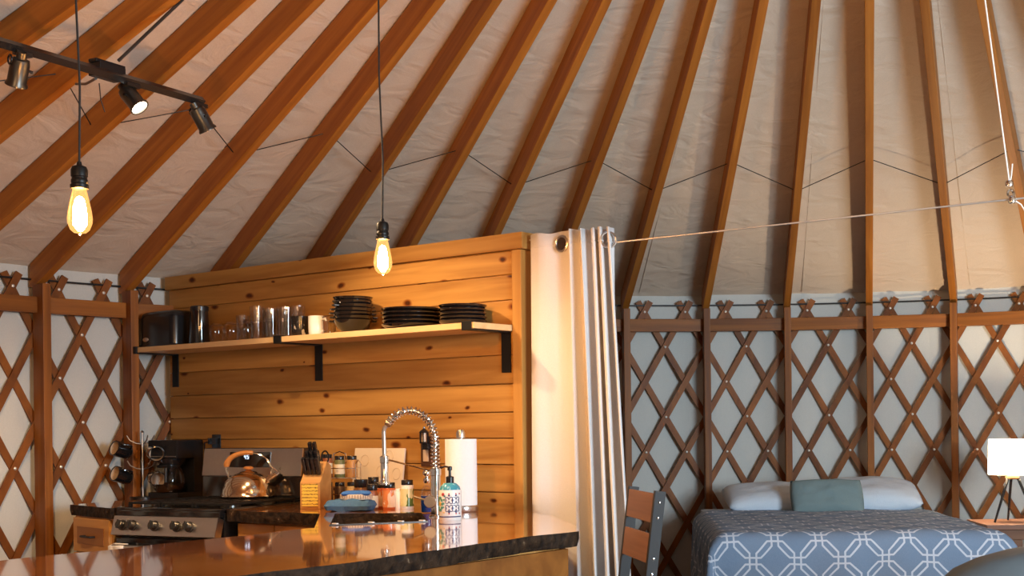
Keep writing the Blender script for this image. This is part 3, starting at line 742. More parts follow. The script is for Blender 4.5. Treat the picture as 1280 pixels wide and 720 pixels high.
# ------------------------------------------------------------------ things on the back counter
kb = thing('knife_block', 'wooden knife block with yellow handwritten note, right of the stove', 'knife block', kp(ka(394, .36), .36, CT), KROT + R3(30))
bm = new(); Q = [(-.07, 0), (.05, 0), (.095, .17), (-.02, .215), (-.065, .11)]
Q = [(-.075, 0), (.075, 0), (.075, .185), (.02, .205), (-.06, .125), (-.075, .115)]   # (y, z): front is -y
a_ = [bm.verts.new((-.045, y, z)) for y, z in Q]; b_ = [bm.verts.new((.045, y, z)) for y, z in Q]
bm.faces.new(a_); bm.faces.new(b_[::-1])
for k in range(len(Q)): bm.faces.new((a_[k], b_[k], b_[(k+1) % len(Q)], a_[(k+1) % len(Q)]))
obj('block', bm, M['cab'], kb, False, .003)
kbM = Matrix.Translation(kb.location) @ Matrix.Rotation(kb.rotation_euler.z, 4, 'Z')
def note_mat():
    m, tt, b, N, L = nt('note_paper'); tc = N.new('ShaderNodeTexCoord')
    mp = N.new('ShaderNodeMapping'); mp.inputs['Scale'].default_value = (1, 1, 1); L.new(tc.outputs['Object'], mp.inputs[0])
    wv = N.new('ShaderNodeTexWave'); wv.bands_direction = 'Z'; wv.inputs['Scale'].default_value = 22; wv.inputs['Distortion'].default_value = 3; wv.inputs['Detail'].default_value = 3; wv.inputs['Detail Scale'].default_value = 9
    L.new(mp.outputs[0], wv.inputs['Vector'])
    r = N.new('ShaderNodeValToRGB'); r.color_ramp.elements[0].position = .80; r.color_ramp.elements[0].color = (.80, .52, .07, 1); r.color_ramp.elements[1].position = .97; r.color_ramp.elements[1].color = (.16, .08, .02, 1)
    L.new(wv.outputs['Fac'], r.inputs[0]); L.new(r.outputs[0], b.inputs['Base Color']); b.inputs['Roughness'].default_value = .9; return m
bm = new(); box(bm, -.036, .036, -.0785, -.0765, .012, .110); n_ = obj('paper_note', bm, note_mat(), None, False); n_.matrix_world = kbM
tag(n_, 'yellow handwritten note stuck on the front of the knife block', 'note')
kn = 0
for row, (yy, zz, cnt, lg) in enumerate(((-.035, .148, 4, .085), (-.012, .170, 3, .095), (.006, .188, 2, .115), (.045, .198, 1, .06))):
    for c in range(cnt):
        xx = (c - (cnt - 1) / 2) * .020
        bm = new(); Mx = T(xx, yy, zz, R3(28))
        box(bm, -.0075, .0075, -.010, .010, .004, lg, Mx); o = obj('kitchen_knife', bm, M['black'], None, True, .004); o.matrix_world = kbM
        bm = new(); box(bm, -.0015, .0015, -.009, .009, -.085, .004, Mx); obj('blade', bm, M['chrome'], o, False)
        bm = new()
        for q in (.25, .5, .75): lathe(bm, [(0, -.0082), (.002, -.0082), (.002, .0082), (0, .0082)], 8, Mx @ T(0, 0, lg * q, 0, PI / 2))
        obj('rivet', bm, M['chrome'], o)
        tag(o, 'black handled knife in the %s row of the knife block, %s' % (['lowest', 'second', 'third', 'top'][row], 'alone' if cnt == 1 else ['first', 'second', 'third', 'fourth'][c] + ' from the left'), 'knife', 'knives in the knife block'); kn += 1
bm = new(); tube(bm, [(.02 + .016 * math.cos(t), .066, .222 + .028 * math.sin(t)) for t in [k * PI / 8 for k in range(16)]], .0035, 6, True)
tube(bm, [(.02, .066, .10), (.02, .066, .195)], .003, 6); o = obj('kitchen_scissors', bm, M['blackm']); o.matrix_world = kbM; tag(o, 'black looped kitchen scissors at right of the knife block', 'scissors')

# wire spice rack with jars on two tiers
rl = kp(ka(424, .20), .20, CT); rk = thing('spice_rack', 'two-tier wire spice rack with jars between knife block and bottles', 'rack', rl, KROT + R3(28))
for z in (.006, .125):
    bm = new()
    for zz in (z, z + .045): tube(bm, [(-.088, -.032, zz), (.088, -.032, zz), (.088, .032, zz), (-.088, .032, zz)], .002, 6, True)
    for x in (-.058, -.029, 0, .029, .058): tube(bm, [(x, -.032, z), (x, .032, z)], .0016, 5)
    obj('basket', bm, M['chrome'], rk)
for x in (-.088, .088):
    bm = new(); tube(bm, [(x, -.032, 0), (x, -.032, .19), (x, 0, .205), (x, .032, .19), (x, .032, 0)], .0025, 6); obj('side_frame', bm, M['chrome'], rk)
bm = new(); tube(bm, [(-.03, 0, .20), (-.028, 0, .235), (0, 0, .245), (.028, 0, .235), (.03, 0, .20)], .0025, 6); tube(bm, [(-.088, 0, .205), (.088, 0, .205)], .0025, 6); obj('top_handle', bm, M['chrome'], rk)
def jar(name, loc, r, h, hc, body, lidm, labm, label, group, lab_span=(.15, .8), rz=0, neck=True):
    j = thing(name, label, 'jar', loc, rz, group)
    hb = h - hc
    prof = [(0, 0), (r * .94, 0), (r, .004), (r, hb * .82), (r * .8, hb * .96), (r * .78, hb), (0, hb)] if neck else [(0, 0), (r * .94, 0), (r, .004), (r, hb - .002), (r * .95, hb), (0, hb)]
    bm = new(); lathe(bm, prof, 22); obj('body', bm, body, j)
    bm = new(); lathe(bm, [(r * .86, hb - .002), (r * .9, hb), (r * .9, h - .002), (r * .84, h), (0, h)], 22); obj('lid', bm, lidm, j)
    if labm:
        bm = new(); lathe(bm, [(r + .0008, hb * lab_span[0]), (r + .0008, hb * lab_span[1])], 22, cap=False); obj('label', bm, labm, j)
    return j
spc = [plain('spice_%d' % k, c, .35) for k, c in enumerate(((.20, .09, .03), (.07, .035, .015), (.50, .36, .16), (.26, .07, .02), (.12, .12, .04), (.42, .20, .06)))]
clr = plain('pale_label', (.72, .58, .38), .6)
rkM = Matrix.Translation(rl) @ Matrix.Rotation(KROT + R3(28), 4, 'Z')
for tier, z in ((0, .0085), (1, .1275)):
    for k, x in enumerate((-.058, 0, .058)):
        v = rkM @ Vector((x, 0, z)); side = ('left', 'middle', 'right')[k]
        lab = clr if (tier, k) in ((1, 0), (1, 1), (0, 2)) else None
        jar('spice_jar', v, .024, .098 if not (tier and k == 0) else .106, .018, spc[(tier * 3 + k) % 6], M['black'], lab, 'small black-lidded spice jar, %s on the %s tier of wire rack' % (side, 'upper' if tier else 'lower'), 'jars in the wire spice rack', (.2, .75), 0, False)
# loose spice bottles in front of the cutting board
M['red'] = printed('orange_label', (.62, .20, .06), (.74, .55, .40), 30, .5); M['grn'] = printed('green_label', (.70, .62, .30), (.10, .16, .03), 28, .56)
lb2 = plain('tan_label', (.70, .52, .36), .6); M['redjar'] = plain('red_spice', (.48, .10, .03), .3); M['whites'] = plain('white_plastic', (.80, .72, .62), .5)
sp_list = [(450.5, .26, .034, .125, .032, spc[0], M['black'], lb2, 'widest spice bottle with black cap and tan label behind the cloth', (.1, .55)),
           (464, .31, .026, .108, .024, spc[3], M['black'], clr, 'brown spice bottle with black lid behind blue scrub brush', (.1, .7)),
           (473.5, .24, .026, .112, .024, M['redjar'], M['black'], M['red'], 'spice bottle with orange and red label under the spray head', (.1, .85)),
           (485.5, .27, .028, .115, .024, M['redjar'], M['black'], M['red'], 'red spice bottle with pale label, right of the orange one', (.1, .9)),
           (466, .15, .027, .130, .030, spc[4], M['black'], None, 'dark-lidded bottle at the back against the cutting board', (.1, .8)),
           (497, .24, .021, .088, .012, M['whites'], M['whites'], None, 'plain white spice container between red and green bottles', (.1, .8)),
           (508, .225, .028, .125, .022, M['whites'], M['black'], M['grn'], 'cream spice bottle with green label and black cap by faucet', (.12, .85))]
for px, b, r, h, hc, bd, lm, lab, label, spn in sp_list:
    jar('spice_bottle', kp(ka(px, b), b, CT), r, h, hc, bd, lm, lab, label, 'loose spice bottles on the counter', spn, 0, bd in (spc[0], spc[3]))
# cutting board leaning on the wall
cb = thing('cutting_board', 'cream cutting board with faint ring marks leaning on pine wall behind spices', 'cutting board', kp((ka(440, .05) + ka(500, .03)) / 2, .045, CT), KROT)
cb.rotation_euler = (R3(-7), 0, KROT)
M['board'] = plain('board_plastic', (.78, .66, .50), .5, 0, .04)
bm = new(); box(bm, -.165, .165, -.005, .005, 0, .258); obj('board', bm, M['board'], cb, True, .004)
M['ring'] = plain('ring_mark', (.60, .46, .32), .6)
for x, z in ((-.09, .20), (.02, .15), (.125, .14), (-.05, .08), (.07, .22)):
    bm = new(); torus(bm, .026, .0012, 24, 5, T(x, -.0055, z, PI / 2)); obj('ring_mark', bm, M['ring'], cb)
# cloth and brush
cl = kp(ka(437, .42), .42, CT); M['blue'] = cloth('blue_cloth', (.07, .16, .29), .95, 300, .3, 25); M['blue2'] = cloth('bright_blue_cloth', (.05, .16, .48), .95, 300, .3, 25)
def puff(bm, w, d, h, p=3, nu=22, nv=14, M_=None, wob=.0):
    for s in (1, -1):
        def f(u, v):
            x, y = 2 * u - 1, 2 * v - 1
            z = (max(0, 1 - abs(x) ** p) * max(0, 1 - abs(y) ** p)) ** .45
            nz = wob * noise.noise((x * 2.3, y * 2.3, s * 3.1))
            return Vector((x * w / 2 * (1 - .04 * abs(y) ** 2), y * d / 2 * (1 - .04 * abs(x) ** 2), s * z * h / 2 + nz * z))
        g = sheet(bm, nu, nv, f)
    bmesh.ops.remove_doubles(bm, verts=bm.verts[:], dist=1e-5)
    if M_ is not None: bmesh.ops.transform(bm, matrix=M_, verts=bm.verts[:])
    return bm
o = obj('dish_cloth', puff(new(), .200, .13, .046, 9, wob=.014, M_=T(0, 0, .023)), M['blue']); o.location = cl; o.rotation_euler = (0, 0, R3(-8)); tag(o, 'folded blue-grey dish cloth on the counter by the sink', 'cloth')
br = thing('scrub_sponge', 'blue topped scrub sponge with pale ridged rim lying on the dish cloth', 'sponge', cl + Vector((.025, .0, .047)), R3(4))
bm = new(); lathe(bm, [(0, 0), (.062, 0), (.068, .006), (.066, .024), (0, .024)], 30, Matrix.Scale(.6, 4, (0, 1, 0)))
obj('rim', bm, M['whites'], br)
bm = new()
for k in range(36):
    c, s = math.cos(k * PI / 18), math.sin(k * PI / 18); box(bm, -.0018, .0018, -.001, .001, .005, .021, T(c * .0675, s * .0675 * .6, 0, 0, 0, math.atan2(s, c) + PI / 2))
obj('ridges', bm, plain('ridge', (.45, .34, .24), .6), br)
bm = puff(new(), .125, .075, .026, 4, M_=T(0, 0, .026)); obj('pad', bm, M['blue2'], br)
# outlet with little lantern night light
ol = kp(ka(538, .0), .0, H - .113)
ot = thing('outlet', 'bronze outlet plate on the pine wall behind the faucet', 'outlet', ol, KROT)
M['bronze'] = plain('bronze', (.12, .055, .028), .4, .5)
bm = new(); box(bm, -.055, .055, -.008, -.001, -.068, .068); obj('plate', bm, M['bronze'], ot, False, .003)
bm = new(); box(bm, -.038, -.006, -.011, -.0078, -.045, .03); obj('socket', bm, M['cream'], ot, False, .002)
bm = new(); box(bm, .012, .026, -.016, -.0078, -.015, .015); obj('switch', bm, M['bronze'], ot, False, .002)
nl = thing('night_light', 'small black lantern night light plugged into the bronze outlet', 'night light', kp(ka(530, .035), .035, H - .075), KROT)
bm = new(); box(bm, -.016, .022, .0, .023, -.030, -.002); obj('plug', bm, M['black'], nl, False, .003)
bm = new(); lathe(bm, [(0, -.002), (.02, -.002), (.022, .004), (.018, .006), (0, .006)], 6); lathe(bm, [(.024, .046), (.020, .052), (.008, .062), (.004, .066), (.004, .072), (0, .074)], 6)
for k in range(6):
    c, s = math.cos(k * PI / 3), math.sin(k * PI / 3); box(bm, -.0018, .0018, -.0018, .0018, .004, .048, T(c * .0185, s * .0185, 0))
obj('cage', bm, M['black'], nl, False)
bm = new(); lathe(bm, [(.012, .006), (.012, .046)], 10); obj('glass', bm, M['cream'], nl)
# black plug over the stove
pl = thing('outlet', 'black plug and socket on wall above the stove backguard', 'outlet', kp(.43, 0, H - .06), KROT)
bm = new(); box(bm, -.035, .035, -.006, -.001, -.05, .03); obj('plate', bm, M['black'], pl, False, .003)
bm = new(); box(bm, -.016, .016, -.045, -.006, -.02, .012); tube(bm, [(0, -.045, -.005), (-.03, -.055, -.012), (-.05, -.04, -.06), (-.05, -.02, -.14)], .004, 6); obj('plug', bm, M['black'], pl, False)
# paper towel on steel stand
tp = at(577, 637, 5.30); tl = Vector((tp.x, tp.y, CT))
ph = thing('paper_towel_holder', 'steel paper towel stand on the counter before the pine wall', 'holder', tl, 0)
bm = new(); lathe(bm, [(0, 0), (.068, 0), (.070, .004), (.070, .022), (.066, .026), (0, .026)], 36); obj('base', bm, M['steel'], ph)
bm = new(); lathe(bm, [(.007, .026), (.007, .305)], 12); obj('rod', bm, M['steel'], ph)
bm = new(); lathe(bm, [(.010, .303), (.019, .306), (.019, .325), (.014, .337), (0, .342)], 20); obj('finial', bm, M['steel'], ph)
bm = new(); lathe(bm, [(.018, .027), (.065, .027), (.065, .300), (.018, .300)], 40); lathe(bm, [(.018, .300), (.018, .027)], 24, cap=False)
o = obj('paper_towel_roll', bm, M['paper']); o.location = tl; tag(o, 'white paper towel roll standing on the steel holder', 'paper towel')
# blue dish soap in a glass bottle
bl = at(534, 641, 5.25); bs = thing('soap_bottle', 'clear glass bottle of blue dish soap behind the faucet', 'bottle', (bl.x, bl.y, CT), 0)
bm = new(); lathe(bm, [(0, .001), (.024, .001), (.027, .006), (.027, .085), (.020, .102), (.011, .112), (.011, .122)], 24, cap=False); obj('body', bm, M['glass'], bs)
M['bluesoap'] = plain('blue_soap', (.006, .035, .16), .1); bm = new(); lathe(bm, [(0, .003), (.022, .003), (.0255, .008), (.0255, .07), (0, .07)], 24); obj('soap', bm, M['bluesoap'], bs)
bm = new(); lathe(bm, [(.012, .122), (.014, .126), (.014, .140), (.006, .146), (.016, .156), (.017, .166), (.010, .178), (0, .180)], 18); obj('stopper', bm, M['chrome'], bs)

# ------------------------------------------------------------------ faucet with spring arch
fa = at(545, 647, 5.02); FY = fa.y
fc = thing('faucet', 'tall chrome spring faucet with pull-down spray head beside the sink', 'faucet', (fa.x, fa.y, CT), 0)
bm = new(); lathe(bm, [(0, 0), (.028, 0), (.028, .006), (.019, .010), (.019, .165), (.021, .167), (.021, .180), (.014, .183), (0, .183)], 24); obj('column', bm, M['chrome'], fc)
sx = at(481, 600, FY).x - fa.x
arcp = [(0, 0, .17)] + [(0, 0, .17 + .13 * k / 6) for k in range(1, 7)]
ccx = sx / 2; rad = abs(sx) / 2; zt0 = .300
zz_top = H + (at(515, 513, FY).z - H) - CT
hgt = zz_top - zt0
arcp += [(ccx + rad * math.cos(t), 0, zt0 + hgt * math.sin(t)) for t in [k * PI / 20 for k in range(1, 17)]]
bm = new(); tube(bm, arcp, .0075, 10); obj('hose', bm, M['chrome'], fc)
def along(P, n):
    P = [Vector(p) for p in P]; L_ = [0]
    for a, b in zip(P, P[1:]): L_.append(L_[-1] + (b - a).length)
    out = []
    for k in range(n):
        s = L_[-1] * k / (n - 1); j = 0
        while j < len(L_) - 2 and L_[j+1] < s: j += 1
        f = (s - L_[j]) / max(1e-9, L_[j+1] - L_[j]); out.append((P[j].lerp(P[j+1], f), (P[j+1] - P[j]).normalized()))
    return out
sp_ = []; turns = 27; nst = turns * 10
for k, (p, tt) in enumerate(along(arcp, nst)):
    u = Vector((0, 1, 0)); v = tt.cross(u); a = 2 * PI * k / 10
    sp_.append(p + (u * math.cos(a) + v * math.sin(a)) * .0150)
bm = new(); tube(bm, sp_, .0036, 6); obj('spring', bm, M['chrome'], fc)
e1 = Vector(arcp[-1]); zs0 = at(480, 572, FY).z - CT
bm = new(); tube(bm, [e1, e1 + Vector((-.018, 0, -.02)), (sx - .002, 0, zs0 + .10), (sx, 0, zs0)], .0085, 10); lathe(bm, [(.014, -.012), (.016, 0), (.014, .012)], 14, T(e1.x, 0, e1.z, 0, R3(-60))); obj('neck', bm, M['steel'], fc)
zb = at(481, 606, FY).z - CT
bm = new(); lathe(bm, [(0, zb), (.019, zb), (.020, zb + .012), (.016, zb + .02), (.0155, zs0 - .022), (.018, zs0 - .02), (.018, zs0 + .004), (.010, zs0 + .008), (0, zs0 + .008)], 22, T(sx, 0, 0)); obj('spray_head', bm, M['chrome'], fc)
zar = at(540, 590, FY).z - CT; zal = at(486, 575, FY).z - CT
bm = new(); tube(bm, [(0, 0, zar), (sx + .018, 0, zal)], .0035, 8); lathe(bm, [(.019, zar - .014), (.022, zar - .012), (.022, zar + .012), (.019, zar + .014)], 20); obj('support_arm', bm, M['chrome'], fc)
zl = at(538, 627, FY).z - CT
bm = new(); Mx = T(-.020, -.006, zl, PI / 2); lathe(bm, [(0, -.012), (.022, -.012), (.024, -.006), (.024, .016), (.022, .020), (0, .020)], 24, Mx); tube(bm, [(-.03, -.012, zl + .004), (-.085, -.012, zl + .022)], [.0045, .0035], 8); obj('lever', bm, M['steel'], fc)

# ------------------------------------------------------------------ painted soap dispenser
sl = at(563, 651, 4.84); sd_ = thing('soap_dispenser', 'white painted ceramic soap dispenser with black pump beside the faucet', 'soap dispenser', (sl.x, sl.y, CT), 0)
bm = new(); lathe(bm, [(0, 0), (.041, 0), (.043, .004), (.043, .108), (.041, .112), (.041, .114), (0, .114)], 40); obj('body', bm, M['white'], sd_)
M['teal'] = printed('teal_glaze', (.05, .28, .38), (.25, .55, .62), 60, .55)
bm = new(); lathe(bm, [(.040, .114), (.036, .126), (.024, .138), (.018, .140), (0, .140)], 36); obj('shoulder', bm, M['teal'], sd_)
bm = new(); lathe(bm, [(.015, .139), (.015, .162), (.013, .164), (.005, .166), (.005, .186), (.009, .188), (.009, .200), (.006, .203), (0, .203)], 18); tube(bm, [(0, 0, .199), (-.02, 0, .202), (-.036, 0, .196)], .0038, 8); obj('pump', bm, M['black'], sd_)
ink = {'navy': plain('navy_ink', (.03, .04, .14), .4), 'red': plain('red_ink', (.45, .05, .05), .4), 'green': plain('green_ink', (.10, .28, .22), .4), 'gold': plain('gold_ink', (.65, .38, .06), .4), 'pink': plain('pink_ink', (.62, .22, .28), .4)}
def on_cyl(deg, z, r=.0438): return Vector((r * math.sin(R3(deg)), -r * math.cos(R3(deg)), z))
def blob(bm, deg, z, s):
    p = on_cyl(deg, z, .0432); lathe(bm, [(0, -.001), (s, -.001), (s * .8, .0012), (0, .0014)], 10, Matrix.Translation(p) @ Matrix.Rotation(R3(deg), 4, 'Z') @ Matrix.Rotation(PI / 2, 4, 'X'))
def curl(bm, deg, z, s, flip, k0=1):
    P = []
    for k in range(9):
        a = k / 8 * PI * 1.35; P.append(on_cyl(deg + flip * s * 900 * (1 - math.cos(a)) * .9, z + k0 * s * 1.1 * math.sin(a * .75 + .2)))
    tube(bm, P, .0014, 5)
bm = new()
for d0, fl in ((2, 1), (2, -1), (38, 1), (38, -1)):
    for z in (.046, .076): curl(bm, d0, z, .011, fl, 1); curl(bm, d0, z, .011, fl, -1)
for z in (.014,): tube(bm, [on_cyl(d, z) for d in range(-70, 72, 6)], .0022, 5)
for d in (2, 38):
    for z in (.032, .094): blob(bm, d, z, .0042)
obj('scroll_print', bm, ink['navy'], sd_)
bm = new()
for d in (2, 38, 60):
    for z in (.026, .100): blob(bm, d, z, .0032)
blob(bm, -30, .098, .007); obj('red_print', bm, ink['red'], sd_)
bm = new()
for q in range(10): blob(bm, -52 + 10 * math.cos(q * .628) * 1.6, .062 + .024 * math.sin(q * .628), .0065)
for q in range(4): blob(bm, -30 + 3 * q, .05 + .014 * q, .0045)
obj('leaf_print', bm, ink['green'], sd_)
bm = new(); blob(bm, -52, .062, .009); blob(bm, -25, .03, .003); obj('flower_print', bm, ink['gold'], sd_)

# ------------------------------------------------------------------ pendants
def pendant(px, ytop, ybot, Y, label):
    top_ = at(px, ytop, Y); bot = at(px, ybot, Y); cx_, zb_ = top_.x, bot.z
    p = thing('pendant_lamp', label, 'lamp', (cx_, Y, zb_), 0, 'bare bulb pendants over the bar')
    h = top_.z - zb_                       # socket top above the bulb tip
    k = h / .185
    r_ = math.hypot(cx_ - CX, Y - CY); zr = rz_(r_) + .129 - zb_
    bm = new(); tube(bm, [(0, 0, h - .002), (.004, 0, h + .2), (-.006, 0, h + .5), (0, 0, zr)], .0032, 6); obj('cord', bm, M['cord'], p)
    bm = new(); lathe(bm, [(.05, zr - .03), (.055, zr - .02), (.055, zr + .005), (0, zr + .005)], 24); obj('canopy', bm, M['blackm'], p)
    P = [(.017, .117), (.0225, .118), (.0225, .128), (.019, .130), (.0205, .134), (.0205, .140), (.0185, .143), (.0185, .147), (.0205, .149), (.0205, .166), (.017, .174), (.007, .178), (.005, .187), (0, .187)]
    bm = new(); lathe(bm, [(r * k, z * k) for r, z in P], 28); obj('socket', bm, M['blackm'], p)
    P = [(0, -.001), (.003, .0), (.005, .004), (.015, .006), (.0235, .014), (.0295, .030), (.0305, .042), (.0285, .060), (.0225, .090), (.0175, .112), (.0165, .118)]
    bm = new(); lathe(bm, [(r * k, z * k) for r, z in P], 32, cap=False); b = obj('bulb', bm, M['amber'], p)
    P = [(0, .016), (.010, .017), (.0165, .026), (.0170, .050), (.0150, .072), (.0110, .090), (.006, .097), (0, .098)]
    bm = new(); lathe(bm, [(r * k, z * k) for r, z in P], 18); obj('filament', bm, M['fil'], b)
pendant(99, 203, 294, 3.42, 'nearer bare bulb pendant on long black cord, left of track lights end')
pendant(478, 274, 344, 4.42, 'farther bare bulb pendant hanging before the pine wall shelf')

# ------------------------------------------------------------------ track light
P0 = at(0, 53, 4.2); P1 = at(253, 127, 5.0); d = (P1 - P0).normalized(); P00 = P0 - d * .75
tr = thing('light_track', 'black track rail carrying small spotlights under the rafters', 'light track', P00, 0)
bm = new(); tube(bm, [Vector((0, 0, 0)), P1 - P00], .018, 4); obj('rail', bm, M['black'], tr, False)
pb_ = at(134, 90, 4.2 + .8 * .53) - P00; yaw = math.atan2(d.y, d.x)
bm = new(); box(bm, -.058, .058, -.03, .03, -.024, .024, T(*pb_, 0, 0, yaw)); box(bm, -.066, .066, -.02, .02, .022, .034, T(*pb_, 0, 0, yaw)); obj('feed_box', bm, M['black'], tr, False, .004)
q0 = at(148, 76, 4.62) - P00; q1 = at(236, -8, 4.80) - P00
bm = new(); tube(bm, [q0, q1, q1 + (q1 - q0) * .5], .006, 8); obj('conduit', bm, M['gunmetal'], tr)
q2 = at(120, 98, 4.62) - P00; q3 = at(95, 105, 4.85) - P00
bm = new(); tube(bm, [q2, q2.lerp(q3, .5) + Vector((0, 0, -.01)), q3], .005, 8); obj('flex_conduit', bm, M['gunmetal'], tr)
bm = new(); q4 = at(124, 104, 4.6) - P00; tube(bm, [q4, at(126, 125, 4.62) - P00, at(131, 140, 4.64) - P00], .0022, 5); obj('hanging_wire', bm, M['cord'], tr)
def spot(px, py, s, pos_track, aim, label, lit, energy):
    base = P0.lerp(P1, pos_track) + Vector((0, 0, -.016))
    c = at(px, py, base.y)
    h = thing('track_spotlight', label, 'spotlight', base, 0, 'spotlights on the black track')
    rel = c - base
    ax = (Vector(aim) - c).normalized(); rot = ax.to_track_quat('-Z', 'Y').to_matrix().to_4x4(); Mx = Matrix.Translation(rel) @ rot
    bm = new(); lathe(bm, [(.012, .072), (.016, .070), (.017, .050), (.028, .046), (.031, .030), (.031, -.030), (.036, -.038), (.036, -.044), (.030, -.044), (.028, -.036)], 24, Mx, cap=False); body = obj('body', bm, M['gunmetal'], h)
    bm = new(); lathe(bm, [(0, -.038), (.0285, -.038), (.0285, -.034), (0, -.034)], 22, Mx); obj('lens', bm, M['spot'] if lit else M['dimlens'], body)
    bm = new(); hinge = Mx @ Vector((0, 0, .065))
    tube(bm, [(0, 0, 0), hinge * .5 + Vector((.004, 0, 0)), hinge], .007, 8); box(bm, -.03, .03, -.012, .012, -.008, .006, T(0, 0, 0, 0, 0, yaw)); obj('arm', bm, M['gunmetal'], h)
    bm = new(); torus(bm, .015, .0035, 16, 6, Mx @ T(-.034, 0, .040, 0, PI / 2)); tube(bm, [Mx @ Vector((.03, 0, .01)), Mx @ Vector((.044, 0, .01))], .005, 8); obj('thumb_screw', bm, M['blackm'], body)
    lo = lamp('track_beam', 'SPOT', c + ax * .05, energy, (1, .68, .38), .03, aim); lo.data.spot_size = R3(95); lo.data.spot_blend = .6
    return h
spot(23, 91, 1, .095, (-2.75, 5.0, .7), 'leftmost black track spotlight, pointing down', False, 150)
spot(166, 124, 1, .61, kp(3.0, .9, 1.0), 'lit black track spotlight in the middle, glowing lens facing the room', True, 75)
spot(253, 150, 1, .985, kp(1.95, .15, 1.0), 'black track spotlight hanging straight down at right end of track', False, 95)

# ------------------------------------------------------------------ curtain on a wire
def curtain_bm():
    bm = new(); zt = H + .80; N_ = 150
    p0 = Vector((-.392, 5.40)); p1 = Vector((-.225, 5.26)); p2 = Vector((-.045, 5.20))
    def plan(s, v):
        lo = 1 - v
        if s < .34:
            k = s / .34; q = p0.lerp(p1, k); n_ = Vector((-.62, -.78))
            off = .012 * math.sin(k * 5.5 + .6) + .018 * lo * math.sin(k * 6.5 + 2.2) + .006 * noise.noise((k * 4, v * 2, 4))
        else:
            k = (s - .34) / .66; q = p1.lerp(p2, k); n_ = Vector((-.15, -.98))
            kk = k + .05 * math.sin(k * 8 + 1) + .03 * noise.noise((k * 5, v * 1.2, 0)) * lo * 2
            ph = kk * 2 * PI * (4.6 - .9 * lo)
            am = (.034 + .022 * noise.noise((k * 5, .3, 9)) + .030 * lo) * min(1, k * 7)
            off = am * (math.sin(ph) + .22 * math.sin(2 * ph + .8)); q = q + Vector((.016 * math.cos(ph), 0))
        x = p0.x + (q.x - p0.x) * (1 + .17 * lo ** .8)
        return Vector((x + n_.x * off, q.y + n_.y * off - .05 * lo * s))
    def f(u, v):
        p = plan(u, v); z = .012 + (zt - .012) * v
        if v > .999: z += .008 * noise.noise((u * 9, 0, 0))
        return Vector((p.x, p.y, z))
    sheet(bm, N_, 26, f); return bm, plan, zt
bm, plan, zt = curtain_bm()
cu = thing('curtain', 'off-white linen grommet curtain bunched beside the pine partition', 'curtain', (0, 0, 0))
co = obj('fabric', bm, M['linen'], cu, True, 0, 180); s_ = co.modifiers.new('thick', 'SOLIDIFY'); s_.thickness = .003
bm = new(); tube(bm, [Vector((plan(k / 120, .975).x, plan(k / 120, .975).y - .0025, zt * .93 + .09)) for k in range(121)], .0022, 5); obj('hem', bm, M['linen'], cu)
M['hole'] = plain('dark_opening', (.03, .014, .008), .8)
for u, rot in ((.26, R3(-38)), (.965, R3(-75))):
    p = plan(u, 1); zc = zt - .052
    nn = Vector((-.62, -.78)) if u < .3 else Vector((.25, -.97))
    c = Vector((p.x, p.y, zc)) + Vector((nn.x, nn.y, 0)) * .009
    Mx = Matrix.Translation(c) @ Vector((nn.x, nn.y, 0)).to_track_quat('Z', 'Y').to_matrix().to_4x4()
    bm = new(); torus(bm, .031, .0055, 28, 8, Mx); g = obj('grommet', bm, M['steel'], cu)
    if u < .3:
        bm = new(); lathe(bm, [(0, -.002), (.029, -.002), (.029, .001), (0, .001)], 24, Mx); obj('opening', bm, M['hole'], g)
bm = new(); a0 = kp(2.53, -.03, PT - .03); wa = at(770, 303, 5.2); wb = at(1266, 249, 4.7); wc = wb + (wb - wa) * .45
tube(bm, [a0, wa, wb, wc], .0035, 6); cw = obj('curtain_wire', bm, M['wire']); tag(cw, 'thin steel curtain wire stretched from partition corner across to the right', 'wire')
cs = thing('support_cord', 'white cord with metal clip hanging from roof and holding curtain wire', 'cord', wb, 0)
u0 = at(1232, 0, 4.58) - wb; u0 = u0 * 2.0
bm = new(); tube(bm, [(-.012, 0, .06), u0], .0035, 6); tube(bm, [(-.012, 0, .05), (-.004, 0, .09), (.0, 0, .13)], .003, 6); tube(bm, [(0, 0, 0), (.03, 0, -.02), (.06, 0, -.07)], .003, 6); obj('rope', bm, M['whites'], cs)
bm = new(); lathe(bm, [(0, -.012), (.014, -.010), (.016, 0), (.012, .010), (0, .012)], 12, T(-.012, 0, .058)); torus(bm, .013, .004, 14, 6, T(-.008, 0, .022, PI / 2, 0, .3)); lathe(bm, [(0, -.016), (.013, -.012), (.015, 0), (.010, .012), (0, .014)], 12, T(-.004, -.004, -.002)); obj('clip', bm, M['chrome'], cs)

# ------------------------------------------------------------------ bar chair by the curtain
cw_ = Vector((.24, -.971, 0)); cn_ = Vector((-.971, -.24, 0))       # across the back; sitter faces cn_
chl = at(808, 617, 4.72) + cn_ * .052; ch = thing('bar_chair', 'dark metal bar chair with two brown wooden back slats beside curtain', 'chair', (chl.x, chl.y, 0), math.atan2(-cn_.x, cn_.y))
